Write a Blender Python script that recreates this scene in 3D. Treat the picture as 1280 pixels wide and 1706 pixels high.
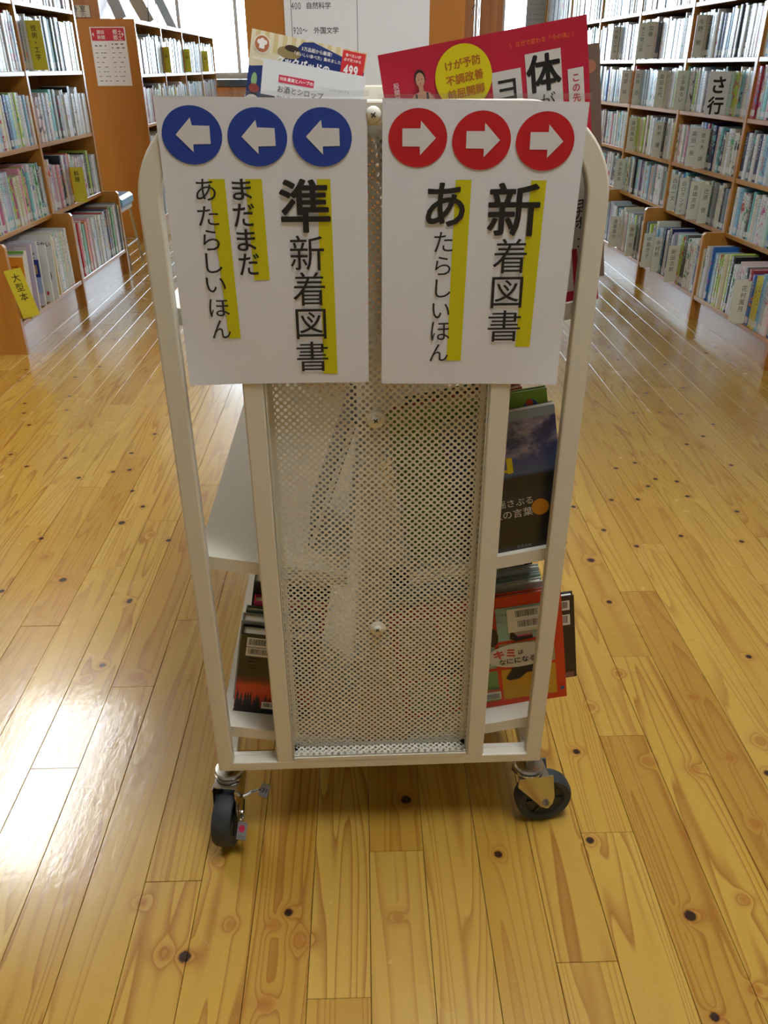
import bpy, bmesh, math, random
from mathutils import Vector, Matrix
from math import sin, cos, tan, pi, radians, sqrt, atan2

S = bpy.context.scene
for o in list(bpy.data.objects): bpy.data.objects.remove(o)
COL = S.collection

# ------------------------------------------------------------------ camera
H_CAM, PITCH, YAW, ROLL, FPX = 1.11, 28.9, 1.4, .24, 1342.
th, yw, rl = map(radians, (PITCH, YAW, ROLL))
fw = Vector((sin(yw)*cos(th), cos(yw)*cos(th), -sin(th)))
rt = Vector((cos(yw), -sin(yw), 0)); up = rt.cross(fw)
r2 = rt*cos(rl) - up*sin(rl); u2 = up*cos(rl) + rt*sin(rl)
cam = bpy.data.cameras.new('camera'); cam.sensor_fit = 'VERTICAL'; cam.sensor_height = 24
cam.lens = FPX/1706*24; cam.clip_start = .02; cam.clip_end = 200
camo = bpy.data.objects.new('camera', cam); COL.objects.link(camo)
m = Matrix((r2, u2, -fw)).transposed().to_4x4(); m.translation = (0, 0, H_CAM)
camo.matrix_world = m
S.camera = camo
def project(p):                       # used only to decide which shelf books are too far off to matter
    q = Vector(p)-Vector((0, 0, H_CAM)); z = q.dot(fw)
    if z < .05: return (-9999, -9999, z)
    return (640+FPX*q.dot(r2)/z, 853-FPX*q.dot(u2)/z, z)

# ------------------------------------------------------------------ world, lights, exposure
S.view_settings.view_transform = 'Standard'; S.view_settings.look = 'None'
S.view_settings.gamma = 1; S.view_settings.use_curve_mapping = False
S.view_settings.exposure = -0.66
W = bpy.data.worlds.new('sky'); S.world = W; W.use_nodes = True
bg = W.node_tree.nodes['Background']; bg.inputs['Color'].default_value = (.66, .83, 1, 1); bg.inputs['Strength'].default_value = 42.0
LAMP = 34.          # ceiling panels
LAMP_COL = (.95, .985, 1.0)
S.cycles.use_denoising = True
S.cycles.max_bounces = 7; S.cycles.diffuse_bounces = 3; S.cycles.glossy_bounces = 3
S.cycles.use_adaptive_sampling = True; S.cycles.adaptive_threshold = .025
S.cycles.transparent_max_bounces = 12; S.cycles.caustics_reflective = False; S.cycles.caustics_refractive = False
S.cycles.sample_clamp_indirect = 4

# ------------------------------------------------------------------ material helpers
def lin(c):
    if isinstance(c, str): c = tuple(int(c[i:i+2], 16) for i in (0, 2, 4))
    return tuple(((v/255)/12.92 if v/255 <= .04045 else ((v/255+.055)/1.055)**2.4) for v in c)+(1,)
class NT:
    def __init__(s, name):
        s.m = bpy.data.materials.new(name); s.m.use_nodes = True; s.t = s.m.node_tree; s.n = s.t.nodes
        s.b = s.n['Principled BSDF']
    def put(s, sock, v):
        if isinstance(v, bpy.types.NodeSocket): s.t.links.new(v, sock)
        elif v is not None:
            try: sock.default_value = v
            except Exception: sock.default_value = (v, v, v)
    def node(s, kind, **kw):
        n = s.n.new(kind)
        for k, v in kw.items(): setattr(n, k, v)
        return n
    def math(s, op, a, b=None, c=None, clamp=False):
        n = s.node('ShaderNodeMath', operation=op, use_clamp=clamp)
        s.put(n.inputs[0], a)
        if b is not None: s.put(n.inputs[1], b)
        if c is not None: s.put(n.inputs[2], c)
        return n.outputs[0]
    def vmath(s, op, a, b=None):
        n = s.node('ShaderNodeVectorMath', operation=op)
        s.put(n.inputs[0], a)
        if b is not None: s.put(n.inputs[1], b)
        return n.outputs['Value' if op in ('LENGTH', 'DISTANCE', 'DOT_PRODUCT') else 'Vector']
    def noise(s, vec, scale=1., detail=2., rough=.5, dist=0., dim='3D'):
        n = s.node('ShaderNodeTexNoise', noise_dimensions=dim); s.put(n.inputs['Vector'], vec)
        n.inputs['Scale'].default_value = scale; n.inputs['Detail'].default_value = detail
        n.inputs['Roughness'].default_value = rough; n.inputs['Distortion'].default_value = dist
        return n.outputs[0]
    def ramp(s, f, pts, interp='LINEAR'):
        n = s.node('ShaderNodeValToRGB'); s.put(n.inputs[0], f); r = n.color_ramp; r.interpolation = interp
        while len(r.elements) < len(pts): r.elements.new(.5)
        for e, (p, c) in zip(r.elements, pts):
            e.position = p; e.color = c if isinstance(c, tuple) and len(c) == 4 else ((c, c, c, 1) if not isinstance(c, (tuple, str)) else lin(c))
        return n.outputs[0]
    def mix(s, f, a, b, mode='MIX'):
        n = s.node('ShaderNodeMix', data_type='RGBA', blend_type=mode, clamp_factor=True)
        s.put(n.inputs[0], f); s.put(n.inputs[6], a); s.put(n.inputs[7], b); return n.outputs[2]
    def comb(s, x, y, z):
        n = s.node('ShaderNodeCombineXYZ'); [s.put(n.inputs[i], v) for i, v in enumerate((x, y, z))]; return n.outputs[0]
    def sep(s, v):
        n = s.node('ShaderNodeSeparateXYZ'); s.put(n.inputs[0], v); return n.outputs
    def bump(s, h, strength=.3, dist=.001):
        n = s.node('ShaderNodeBump'); s.put(n.inputs['Height'], h); n.inputs['Strength'].default_value = strength
        n.inputs['Distance'].default_value = dist; s.t.links.new(n.outputs[0], s.b.inputs['Normal'])
    def attr(s, name):
        n = s.node('ShaderNodeAttribute'); n.attribute_name = name; return n.outputs
    def pos(s): return s.node('ShaderNodeNewGeometry').outputs['Position']
    def obj(s): return s.node('ShaderNodeTexCoord').outputs['Object']
    def objcol(s): return s.node('ShaderNodeObjectInfo').outputs['Color']

_pm = {}
def plain(name, col, rough=.5, metal=0., coat=0., var=.04, bump=.0, spec=.5):
    """a procedural paint: slight tonal variation plus fine relief"""
    key = (name, str(col), rough, metal)
    if key in _pm: return _pm[key]
    t = NT(name); c = lin(col)
    p = t.obj(); f = t.noise(p, 9, 3)
    dark = tuple(v*(1-var*2) for v in c[:3])+(1,)
    t.put(t.b.inputs['Base Color'], t.mix(f, dark, c))
    t.b.inputs['Roughness'].default_value = rough; t.b.inputs['Metallic'].default_value = metal
    t.b.inputs['Coat Weight'].default_value = coat; t.b.inputs['Specular IOR Level'].default_value = spec
    if bump: t.bump(t.noise(p, 600, 2), bump, .0004)
    _pm[key] = t.m; return t.m
def ink(col):
    return plain('ink_'+(col if isinstance(col, str) else '%02x%02x%02x' % tuple(col)), col, .45, var=.015)

def wood(name, c0, c1, c2, axis='z', rough=.28, scale=1.):
    t = NT(name); x, y, z = t.sep(t.obj())[:3]
    rnd = t.node('ShaderNodeObjectInfo').outputs['Random']
    v = {'z': t.comb(t.math('MULTIPLY', x, 22*scale), t.math('MULTIPLY', y, 22*scale), t.math('MULTIPLY', z, 1.6*scale)),
         'y': t.comb(t.math('MULTIPLY', x, 22*scale), t.math('MULTIPLY', y, 1.6*scale), t.math('MULTIPLY', z, 22*scale))}[axis]
    v = t.vmath('ADD', v, t.comb(t.math('MULTIPLY', rnd, 37.), t.math('MULTIPLY', rnd, 11.), 0))
    n = t.noise(v, 1, 3, .55, .4)
    col = t.ramp(n, [(.3, c0), (.5, c1), (.7, c2)])
    t.put(t.b.inputs['Base Color'], col); t.b.inputs['Roughness'].default_value = rough
    t.b.inputs['Coat Weight'].default_value = .35; t.b.inputs['Coat Roughness'].default_value = .18
    return t.m
WOOD = wood('bookcase_wood', 'b4762f', 'c2853a', 'cc9144')
WOODY = wood('shelf_board_wood', 'b4762f', 'c2853a', 'cc9144', 'y')
PANEL = wood('end_panel_veneer', 'b3701f', 'b87626', 'bd7c2c', 'z', .4, .4)
PILLARW = wood('pillar_wood', 'a8683a', 'b47848', 'c08552', 'z', .4)
WHITE = plain('cream_powder_coat', 'ece6d6', .33, var=.01, bump=.05)
PAPER = plain('laminated_paper', 'f4f4fb', .28, coat=.35, var=.01)
CHROME = plain('zinc_plated_steel', 'c9c7c3', .2, 1.)
RUBBER = plain('grey_rubber', '33383c', .6, var=.08)
DARKRUB = plain('dark_plastic', '26272a', .45)
PAGES = plain('book_pages', 'e9e4da', .8, var=.06)
WALLP = plain('wall_plaster', 'd8d2c6', .8, bump=.2)
CEIL = plain('ceiling_board', 'dcd9d0', .9, bump=.2)
BLACKM = plain('dark_steel', '2a2a2c', .5)
BOARD = plain('whiteboard_sheet', 'eceff4', .5, var=.01)
ALU = plain('window_aluminium', 'c8c9cc', .4, .6)

def emis(name, col, st):
    t = NT(name); t.b.inputs['Base Color'].default_value = lin('ffffff')
    t.b.inputs['Emission Color'].default_value = col+(1,); t.b.inputs['Emission Strength'].default_value = st
    return t.m

def glass_mat():
    t = NT('window_glass'); tr = t.node('ShaderNodeBsdfTransparent'); gl = t.node('ShaderNodeBsdfGlossy')
    gl.inputs['Roughness'].default_value = .02; fr = t.node('ShaderNodeFresnel'); fr.inputs[0].default_value = 1.45
    mx = t.node('ShaderNodeMixShader'); t.t.links.new(fr.outputs[0], mx.inputs[0])
    t.t.links.new(tr.outputs[0], mx.inputs[1]); t.t.links.new(gl.outputs[0], mx.inputs[2])
    t.t.links.new(mx.outputs[0], t.n['Material Output'].inputs[0]); return t.m
GLASS = glass_mat()
def film_mat():
    t = NT('clear_laminate'); tr = t.node('ShaderNodeBsdfTransparent'); gl = t.node('ShaderNodeBsdfGlossy')
    gl.inputs['Roughness'].default_value = .12
    mx = t.node('ShaderNodeMixShader'); mx.inputs[0].default_value = .10
    t.t.links.new(tr.outputs[0], mx.inputs[1]); t.t.links.new(gl.outputs[0], mx.inputs[2])
    t.t.links.new(mx.outputs[0], t.n['Material Output'].inputs[0]); return t.m
FILM = film_mat()

# ------------------------------------------------------------------ mesh helpers
class MB:
    def __init__(s): s.v = []; s.f = []; s.mi = []; s.mats = []
    def slot(s, m):
        if m not in s.mats: s.mats.append(m)
        return s.mats.index(m)
    def add(s, vs, fs, m, M=None):
        b = len(s.v)
        s.v += [tuple(M @ Vector(v)) if M else tuple(v) for v in vs]
        k = s.slot(m)
        for f in fs: s.f.append([b+i for i in f]); s.mi.append(k)
    def box(s, a, b, m, M=None, ch=0.):
        (x0, y0, z0), (x1, y1, z1) = a, b
        if ch <= 0:
            vs = [(x0,y0,z0),(x1,y0,z0),(x1,y1,z0),(x0,y1,z0),(x0,y0,z1),(x1,y0,z1),(x1,y1,z1),(x0,y1,z1)]
            s.add(vs, [(0,3,2,1),(4,5,6,7),(0,1,5,4),(1,2,6,5),(2,3,7,6),(3,0,4,7)], m, M); return
        bm = bmesh.new(); bmesh.ops.create_cube(bm, size=1)
        for v in bm.verts: v.co = Vector((x0+(v.co.x+.5)*(x1-x0), y0+(v.co.y+.5)*(y1-y0), z0+(v.co.z+.5)*(z1-z0)))
        bmesh.ops.bevel(bm, geom=bm.edges[:], offset=ch, segments=1, profile=.5, affect='EDGES')
        bm.verts.index_update()
        s.add([v.co for v in bm.verts], [[v.index for v in f.verts] for f in bm.faces], m, M); bm.free()
    def prism(s, poly, d0, d1, m, M=None, axis='y'):
        """poly in the xz plane (or yz when axis is x, xy when z), extruded from d0 to d1"""
        n = len(poly)
        def P(p, d): return {'y': (p[0], d, p[1]), 'x': (d, p[0], p[1]), 'z': (p[0], p[1], d)}[axis]
        vs = [P(p, d0) for p in poly]+[P(p, d1) for p in poly]
        fs = [list(range(n)), list(range(2*n-1, n-1, -1))]+[(i, n+i, n+(i+1) % n, (i+1) % n) for i in range(n)]
        s.add(vs, fs, m, M)
    def lathe(s, prof, m, M=None, n=24, cap=True):
        vs = []; fs = []
        for r, z in prof:
            for i in range(n): a = 2*pi*i/n; vs.append((r*cos(a), r*sin(a), z))
        k = len(prof)
        for j in range(k-1):
            for i in range(n): fs.append((j*n+i, j*n+(i+1) % n, (j+1)*n+(i+1) % n, (j+1)*n+i))
        if cap: fs.append(list(range(n-1, -1, -1))); fs.append([(k-1)*n+i for i in range(n)])
        s.add(vs, fs, m, M)
    def tube(s, pts, r, m, M=None, n=8):
        pts = [Vector(p) for p in pts]; vs = []; fs = []
        for i, p in enumerate(pts):
            d = (pts[min(i+1, len(pts)-1)]-pts[max(i-1, 0)]).normalized()
            a = d.orthogonal().normalized() if i == 0 else (a-d*a.dot(d)).normalized()
            b = d.cross(a)
            for j in range(n): t = 2*pi*j/n; vs.append(p+(a*cos(t)+b*sin(t))*r)
        for i in range(len(pts)-1):
            for j in range(n): fs.append((i*n+j, i*n+(j+1) % n, (i+1)*n+(j+1) % n, (i+1)*n+j))
        fs.append(list(range(n-1, -1, -1))); fs.append([(len(pts)-1)*n+j for j in range(n)])
        s.add(vs, fs, m, M)
    def mesh(s, name, smooth=False):
        me = bpy.data.meshes.new(name); me.from_pydata(s.v, [], s.f)
        for m in s.mats: me.materials.append(m)
        me.polygons.foreach_set('material_index', s.mi)
        if smooth: me.polygons.foreach_set('use_smooth', [True]*len(s.f))
        me.update(); return me
    def obj(s, name, parent=None, smooth=False):
        me = s.mesh(name, smooth)
        if smooth:
            try: me.set_sharp_from_angle(angle=radians(35))
            except Exception: pass
        return link(name, me, parent)
def link(name, me, parent=None):
    o = bpy.data.objects.new(name, me); COL.objects.link(o)
    if parent: o.parent = parent
    return o
def tag(o, label=None, cat=None, group=None, kind=None):
    if label: o['label'] = label
    if cat: o['category'] = cat
    if group: o['group'] = group
    if kind: o['kind'] = kind
    return o
def thing(name, label, cat, M=None, group=None):
    o = link(name, None); tag(o, label, cat, group)
    if M is not None: o.matrix_world = M
    return o
def boxo(name, a, b, m, parent=None, ch=0., M=None):
    q = MB(); q.box(a, b, m, M, ch); return q.obj(name, parent)

# ------------------------------------------------------------------ glyphs (Blender's own font, falls back to its CJK face)
_gl = {}
def glyph(ch, bold=0.):
    k = (ch, bold)
    if k not in _gl:
        if bold:            # a heavier cut of the same outline: copies shifted around a small circle
            vs, fs = glyph(ch, 0.); V = []; F = []; n = 8
            for i in range(n):
                a = 2*pi*(i+.5)/n; b = len(V); V += [(x+bold*cos(a), y+bold*sin(a), i*.0000006) for x, y, *_ in vs]; F += [tuple(b+q for q in f) for f in fs]
            _gl[k] = (V, F); return _gl[k]
        cu = bpy.data.curves.new('g', 'FONT'); cu.body = ch; cu.size = 1; cu.resolution_u = 3; cu.fill_mode = 'FRONT'
        o = bpy.data.objects.new('g', cu); COL.objects.link(o)
        me = o.to_mesh()
        vs = [(v.co.x, v.co.y, 0) for v in me.vertices]; fs = [tuple(p.vertices) for p in me.polygons]
        o.to_mesh_clear(); bpy.data.objects.remove(o); bpy.data.curves.remove(cu)
        _gl[k] = (vs, fs)
    return _gl[k]
class Print:
    """flat print on a surface: (u, v) are metres on the surface, M carries them to 3D, layers stack 0.12 mm apart"""
    def __init__(s, M, base=.0004): s.q = MB(); s.M = M; s.l = base
    def up(s): s.l += .00012
    def poly(s, pts, col):
        m = ink(col) if not isinstance(col, bpy.types.Material) else col
        s.q.add([(p[0], p[1], s.l) for p in pts], [list(range(len(pts)))], m, s.M); s.up()
    def rect(s, u0, v0, u1, v1, col): s.poly([(u0, v0), (u1, v0), (u1, v1), (u0, v1)], col)
    def ell(s, u, v, a, b, col, n=40, ph=0.): s.poly([(u+a*cos(2*pi*i/n+ph), v+b*sin(2*pi*i/n+ph)) for i in range(n)], col)
    def fit(s, ch, u, v, w, h, col, bold=0.):         # glyph's ink box fitted to a w x h box centred on u, v
        vs, fs = glyph(ch, bold)
        if not vs: return
        x0 = min(p[0] for p in vs); x1 = max(p[0] for p in vs); y0 = min(p[1] for p in vs); y1 = max(p[1] for p in vs)
        sx = w/max(x1-x0, 1e-6); sy = h/max(y1-y0, 1e-6)
        s.q.add([(u+(p[0]-(x0+x1)/2)*sx, v+(p[1]-(y0+y1)/2)*sy, s.l+p[2]) for p in vs], fs, ink(col), s.M)
    def char(s, ch, u, v, e, col, bold=0., rot=0., sx=1.):      # em cell centred on u, v
        if ch in ' \u3000': return
        vs, fs = glyph(ch, bold); hw = .5 if ord(ch) > 0x2000 else .29
        out = []
        for p in vs:
            a = (p[0]-hw)*e*sx; b = (p[1]-.36)*e
            out.append((u+a*cos(rot)-b*sin(rot), v+a*sin(rot)+b*cos(rot), s.l+p[2]))
        s.q.add(out, fs, ink(col), s.M)
    def row(s, txt, u, v, e, col, bold=0., rot=0., step=None, sx=1.):    # horizontal from u
        for ch in txt:
            w = (step or e*sx*(1. if ord(ch) > 0x2000 else .58))
            s.char(ch, u+w/2*cos(rot), v+w/2*sin(rot), e, col, bold, rot, sx); u += w*cos(rot); v += w*sin(rot)
        s.up()
    def col(s, txt, u, v, e, col, bold=0., step=None, sx=1.):        # vertical, downwards from v
        for ch in txt:
            s.char(ch, u, v-e/2, e, col, bold, -pi/2 if ch in 'ー～' else 0., sx); v -= step or e
        s.up()
    def barcode(s, u0, v0, u1, v1, seed=1):
        r = random.Random(seed); s.rect(u0-.003, v0-.004, u1+.003, v1+.002, 'efece6'); u = u0
        while u < u1-.001:
            w = r.choice((.0005, .0008, .0012)); s.q.add([(u, v0, s.l), (u+w, v0, s.l), (u+w, v1, s.l), (u, v1, s.l)], [(0, 1, 2, 3)], ink('25231f'), s.M)
            u += w+r.choice((.0005, .0009))
        s.up()
    def obj(s, name, parent): return s.q.obj(name, parent)
def frame(o, x, n=None, y=None):        # matrix with columns x, y, x cross y at origin o
    x = Vector(x).normalized(); y = Vector(y).normalized(); z = x.cross(y)
    M = Matrix((x, y, z)).transposed().to_4x4(); M.translation = Vector(o); return M


# ------------------------------------------------------------------ the room shell
XL, XR, Y0, Y1, ZC = -4.4, 4.4, -3.2, 10.6, 2.7
tag(boxo('ceiling', (XL, Y0, ZC), (XR, Y1, ZC+.1), CEIL), kind='structure')
tag(boxo('wall_left', (XL-.1, Y0, 0), (XL, Y1, ZC), WALLP), kind='structure')
tag(boxo('wall_right', (XR, Y0, 0), (XR+.1, Y1, ZC), WALLP), kind='structure')
tag(boxo('wall_back', (XL, Y0-.1, 0), (XR, Y0, ZC), WALLP), kind='structure')
# window wall: openings from sill to head
WIN = [(-4.2, -1.236, [-3.42, -2.80, -2.02, -1.38]), (-.95, 1.15, [-.3, .4]), (1.62, 1.95, []), (2.35, 4.2, [3.0, 3.6])]
SILL, HEAD = 1.035, 2.45
q = MB(); xs = [XL]+[v for w in WIN for v in w[:2]]+[XR]
q.box((XL, Y1, 0), (XR, Y1+.12, SILL), WALLP); q.box((XL, Y1, HEAD), (XR, Y1+.12, ZC), WALLP)
for i in range(0, len(xs), 2): q.box((xs[i], Y1, SILL), (xs[i+1], Y1+.12, HEAD), PILLARW)
wf = tag(q.obj('wall_front'), kind='structure')
for i, (a, b, mul) in enumerate(WIN):
    w = MB()
    w.box((a, Y1+.02, SILL), (b, Y1+.07, SILL+.03), ALU); w.box((a, Y1+.02, HEAD-.03), (b, Y1+.07, HEAD), ALU)
    w.box((a, Y1+.02, SILL), (a+.03, Y1+.07, HEAD), ALU); w.box((b-.03, Y1+.02, SILL), (b, Y1+.07, HEAD), ALU)
    o = tag(w.obj('window_%d' % (i+1)), kind='structure')
    for x in mul: boxo('mullion', (x-.02, Y1+.01, SILL), (x+.02, Y1+.07, HEAD), ALU, o)
    boxo('transom', (a, Y1+.01, 1.775), (b, Y1+.07, 1.805), ALU, o)
    boxo('pane', (a, Y1+.045, SILL), (b, Y1+.049, HEAD), GLASS, o)
    p = bpy.data.lights.new('portal', 'AREA'); p.shape = 'RECTANGLE'; p.size = b-a; p.size_y = HEAD-SILL; p.cycles.is_portal = True
    po = link('portal', p); po.location = ((a+b)/2, Y1+.16, (SILL+HEAD)/2); po.rotation_euler = (radians(-90), 0, 0)

# ------------------------------------------------------------------ floor planks
KNOTS= [(1.415,3.656,1),(1.54,3.641,1),(1.581,3.493,1),(1.511,3.417,1),(1.575,3.298,1),(1.606,3.187,1),(1.078,2.732,1),(0.982,2.729,1),(1.15,2.712,1),(1.231,2.613,1),(1.077,2.447,2),(1.156,2.51,1),(1.16,2.281,1),(0.86,2.309,1),(0.789,2.272,1),(0.888,2.192,2),(0.946,2.076,2),(0.85,2.145,1),(0.794,2.062,1),(0.716,2.061,1),(1.053,1.98,1),(0.847,1.85,2),(0.711,1.801,2),(0.574,1.737,3),(0.647,1.888,1),(0.998,1.816,1),(0.596,2.024,1),(1.093,2.93,1),(1.097,3.34,1),(1.109,3.519,1),(1.276,4.104,1),(1.414,4.099,1),(1.256,2.984,1),(1.277,3.269,1),(0.948,2.174,1),(0.571,1.552,2),(0.815,1.342,2),(0.652,1.221,-2),(0.438,1.198,-2),(0.522,1.296,-2),(0.381,1.081,2),(0.505,1.053,-2),(0.584,1.033,-3),(0.659,1.058,-2),(0.733,1.097,-3),(0.711,1.019,2),(0.357,0.886,2),(0.643,0.911,-2),(0.473,0.749,3),(0.565,0.773,-2),(0.524,0.637,-2),(0.453,0.603,2),(0.06,0.979,3),(0.203,0.864,2),(0.037,0.759,-2),(-0.148,0.751,-2),(-0.106,0.727,-3),(-0.147,0.637,-3),(-0.127,0.772,1),(-0.567,1.357,2),(-0.569,1.59,2),(-0.482,1.316,-3),(-0.591,1.312,-2),(-0.27,0.707,3),(-0.251,0.865,-2),(-0.299,0.713,-3),(-0.352,0.795,-2),(-0.211,0.755,-2),(-0.563,0.917,1),(-0.684,1.972,3),(-0.648,2.066,2),(-0.796,2.3,2),(-0.703,2.166,1),(-0.747,2.311,1),(-0.772,2.439,2),(-0.979,2.408,2),(-0.756,1.688,3),(-1.143,2.978,1),(-1.191,3.201,1),(-1.257,2.809,2),(-1.198,2.693,2),(-1.168,2.443,1),(-1.083,2.349,1),(-0.891,2.261,1),(-1.405,3.158,1),(-1.425,3.3,1),(-1.29,2.907,1),(-0.731,2.596,1),(-0.534,1.873,2),(-0.585,1.903,-2),(-1.109,2.833,1),(-1.126,3.328,1),(-1.171,3.736,1),(-1.407,3.41,1),(-1.32,3.639,1),(-0.889,1.643,2),(-0.88,1.893,1),(-0.838,1.798,-3),(-0.569,1.595,1)]
PW, PL, PX0 = .0875, .912, -.0045
def floor_mat(name, kn):
    t = NT(name); P = t.pos(); oc = t.objcol(); r1, r2_, r3 = t.sep(oc)[:3]
    x, y, z = t.sep(P)[:3]
    d_dark = None; d_all = None
    for kx, ky, kt in kn:
        r = {1: .72, 2: .72, 3: 1.0}[abs(kt)]
        d = t.math('DIVIDE', t.vmath('DISTANCE', P, (kx, ky, 0)), r)
        d_all = d if d_all is None else t.math('MINIMUM', d_all, d)
        if kt > 0: d_dark = d if d_dark is None else t.math('MINIMUM', d_dark, d)
    off = t.comb(t.math('MULTIPLY', r1, 31.), t.math('MULTIPLY', r2_, 57.), t.math('MULTIPLY', r3, 13.))
    v = t.vmath('ADD', t.comb(t.math('MULTIPLY', x, 15.), t.math('MULTIPLY', y, .75), 0), off)
    n = t.noise(v, 1, 1.5, .45, .25)
    if d_all is not None:       # grain flows round the knots
        kb = t.math('EXPONENT', t.math('MULTIPLY', t.math('MULTIPLY', d_all, d_all), -3600.))
        n = t.math('ADD', n, t.math('MULTIPLY', kb, .14))
    sc = t.math('ADD', t.math('MULTIPLY', r3, 9.), 9.)
    ring = t.math('FRACT', t.math('MULTIPLY', n, sc))
    late = t.ramp(ring, [(0, .0), (.55, .12), (.84, .75), (.93, 1.), (1., .0)])
    fib = t.noise(t.comb(t.math('MULTIPLY', x, 520.), t.math('MULTIPLY', y, 9.), z), 1, 2)
    tone = t.ramp(t.noise(t.vmath('MULTIPLY', v, (.6, .7, 1)), 1, 2), [(.3, 'b58a34'), (.5, 'bf973c'), (.7, 'c9a548')])
    per = t.ramp(r2_, [(0, 'aa7a2a'), (.35, 'bd933a'), (.7, 'c7a044'), (1, 'd0ac56')])
    c = t.mix(.5, tone, per)
    c = t.mix(t.math('MULTIPLY', late, t.math('ADD', .46, t.math('MULTIPLY', r1, .34))), c, lin('92561c'))
    c = t.mix(t.math('MULTIPLY', fib, .13), c, lin('a56f2e'))
    if d_all is not None:
        halo = t.ramp(t.math('MULTIPLY', d_all, 30.), [(0, 1.), (.28, .9), (.42, .35), (1, 0.)])
        c = t.mix(t.math('MULTIPLY', halo, .62), c, lin('a05e24'))
    if d_dark is not None:
        w = t.math('ADD', d_dark, t.math('MULTIPLY', t.math('SUBTRACT', t.noise(P, 190, 2), .5), .004))
        core = t.ramp(t.math('MULTIPLY', w, 50.), [(0, 1.), (.36, 1.), (.52, 0.)])
        c = t.mix(core, c, lin('2c150c'))
    t.put(t.b.inputs['Base Color'], c)
    # lacquer: worn, finely scratched, slightly rippled over the grain
    wear = t.noise(P, 2.3, 4, .6)
    t.put(t.b.inputs['Roughness'], t.ramp(wear, [(.3, .20), (.7, .30)]))
    t.b.inputs['Specular IOR Level'].default_value = .55
    t.b.inputs['Coat Weight'].default_value = .6; t.b.inputs['Coat Roughness'].default_value = .06
    s1 = t.noise(t.vmath('MULTIPLY', P, (30, 160, 1)), 1, 3, .6, 1.2)
    h = t.math('ADD', t.math('MULTIPLY', t.noise(t.vmath('MULTIPLY', P, (60, 7, 1)), 1, 2), .8), t.math('MULTIPLY', s1, .22))
    h = t.math('ADD', h, t.math('MULTIPLY', late, .06))
    t.bump(h, .16, .001)
    scr = t.node('ShaderNodeTexVoronoi', feature='DISTANCE_TO_EDGE'); t.put(scr.inputs['Vector'], t.vmath('ADD', t.vmath('MULTIPLY', P, (34, 13, 1)), t.comb(t.math('MULTIPLY', t.noise(P, 40, 3), 1.6), t.math('MULTIPLY', t.noise(P, 55, 3), 1.6), 0)))
    sc1 = t.math('LESS_THAN', scr.outputs['Distance'], .018)
    fine = t.noise(t.vmath('MULTIPLY', P, (85, 30, 1)), 1, 4, .6, 1.6)
    bn = t.node('ShaderNodeBump'); t.put(bn.inputs['Height'], t.math('ADD', t.math('MULTIPLY', fine, 1.), t.math('MULTIPLY', t.noise(t.vmath('MULTIPLY', P, (55, 9, 1)), 1, 2), .9)))
    bn.inputs['Strength'].default_value = .16; bn.inputs['Distance'].default_value = .0016; t.t.links.new(bn.outputs[0], t.b.inputs['Coat Normal'])
    t.put(t.b.inputs['Coat Roughness'], t.math('ADD', .045, t.math('MULTIPLY', sc1, .28)))
    return t.m
XB = [-9, -.9, -.45, 0, .45, .95, 9]
FM = [floor_mat('lacquered_cedar_%d' % i, [k for k in KNOTS if XB[i]-.12 < k[0] < XB[i+1]+.12][:34]) for i in range(6)]
fl = tag(boxo('floor', (XL, Y0, -.06), (XR, Y1, -.011), plain('floor_underlay', '5a3a1c', .9)), kind='structure')
OFFS = {0: .875, -1: .642, -4: .830, -6: .374, -7: .157, 3: .683, 4: .901, 5: .207, 6: .439, -9: .588, -8: .834, -10: .373,
        -11: .146, 9: .187, 7: .682, 15: .686, -12: .829, -5: .60, -3: .19, -2: .41, 1: .30, 2: .50, 8: .90}
rp = random.Random(4); planks = []
for k in range(int(-4.4/PW), int(4.4/PW)):
    o = OFFS.get(k, (k*.225+.05) % PL); y = o-PL*5
    while y < Y1:
        a, b = max(y, Y0), min(y+PL, Y1)
        if b-a > .02: planks.append((k, a, b))
        y += PL
def plank_box(q, a, b, m):
    q.box((a[0], a[1], -.011), (b[0], b[1], 0), m, ch=.0005)
pr = []
for k, a, b in planks:
    xa = PX0+k*PW; c = (xa+PW/2, min(max((a+b)/2, .5), 9)); pr.append(project((c[0], c[1], 0)))
def psize(i):
    px, py, z = pr[i]; k, a, b = planks[i]
    ok = any(-20 < project((PX0+(k+u)*PW, yy, 0))[0] < 1300 and 100 < project((PX0+(k+u)*PW, yy, 0))[1] < 1730 for u in (0, 1) for yy in (a, (a+b)/2, b) if yy > .3)
    return -z if ok else -100-z
order = sorted(range(len(planks)), key=lambda i: -psize(i)); near = set(order[:296])
shared = {}; rest = MB(); rest_col = []
for i, (k, a, b) in enumerate(planks):
    xa = PX0+k*PW+.0004; xb = PX0+(k+1)*PW-.0004; mat = FM[next(j for j in range(6) if xa < XB[j+1])]
    if i in near:
        key = (round(b-a, 4), FM.index(mat))
        if key not in shared:
            q = MB(); plank_box(q, (0, .0003), (xb-xa, b-a-.0003), mat); shared[key] = q.mesh('plank')
        o = link('plank', shared[key], fl); o.location = (xa, a, 0)
        o.color = (rp.random(), rp.random(), rp.random(), 1)
        o.rotation_euler = (rp.uniform(-.0004, .0004), rp.uniform(-.0035, .0035), 0)
    else:
        plank_box(rest, (xa, a+.0003), (xb, b-.0003), mat)
o = rest.obj('planks', fl); o['kind'] = 'stuff'; o.color = (.4, .6, .3, 1)

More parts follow.
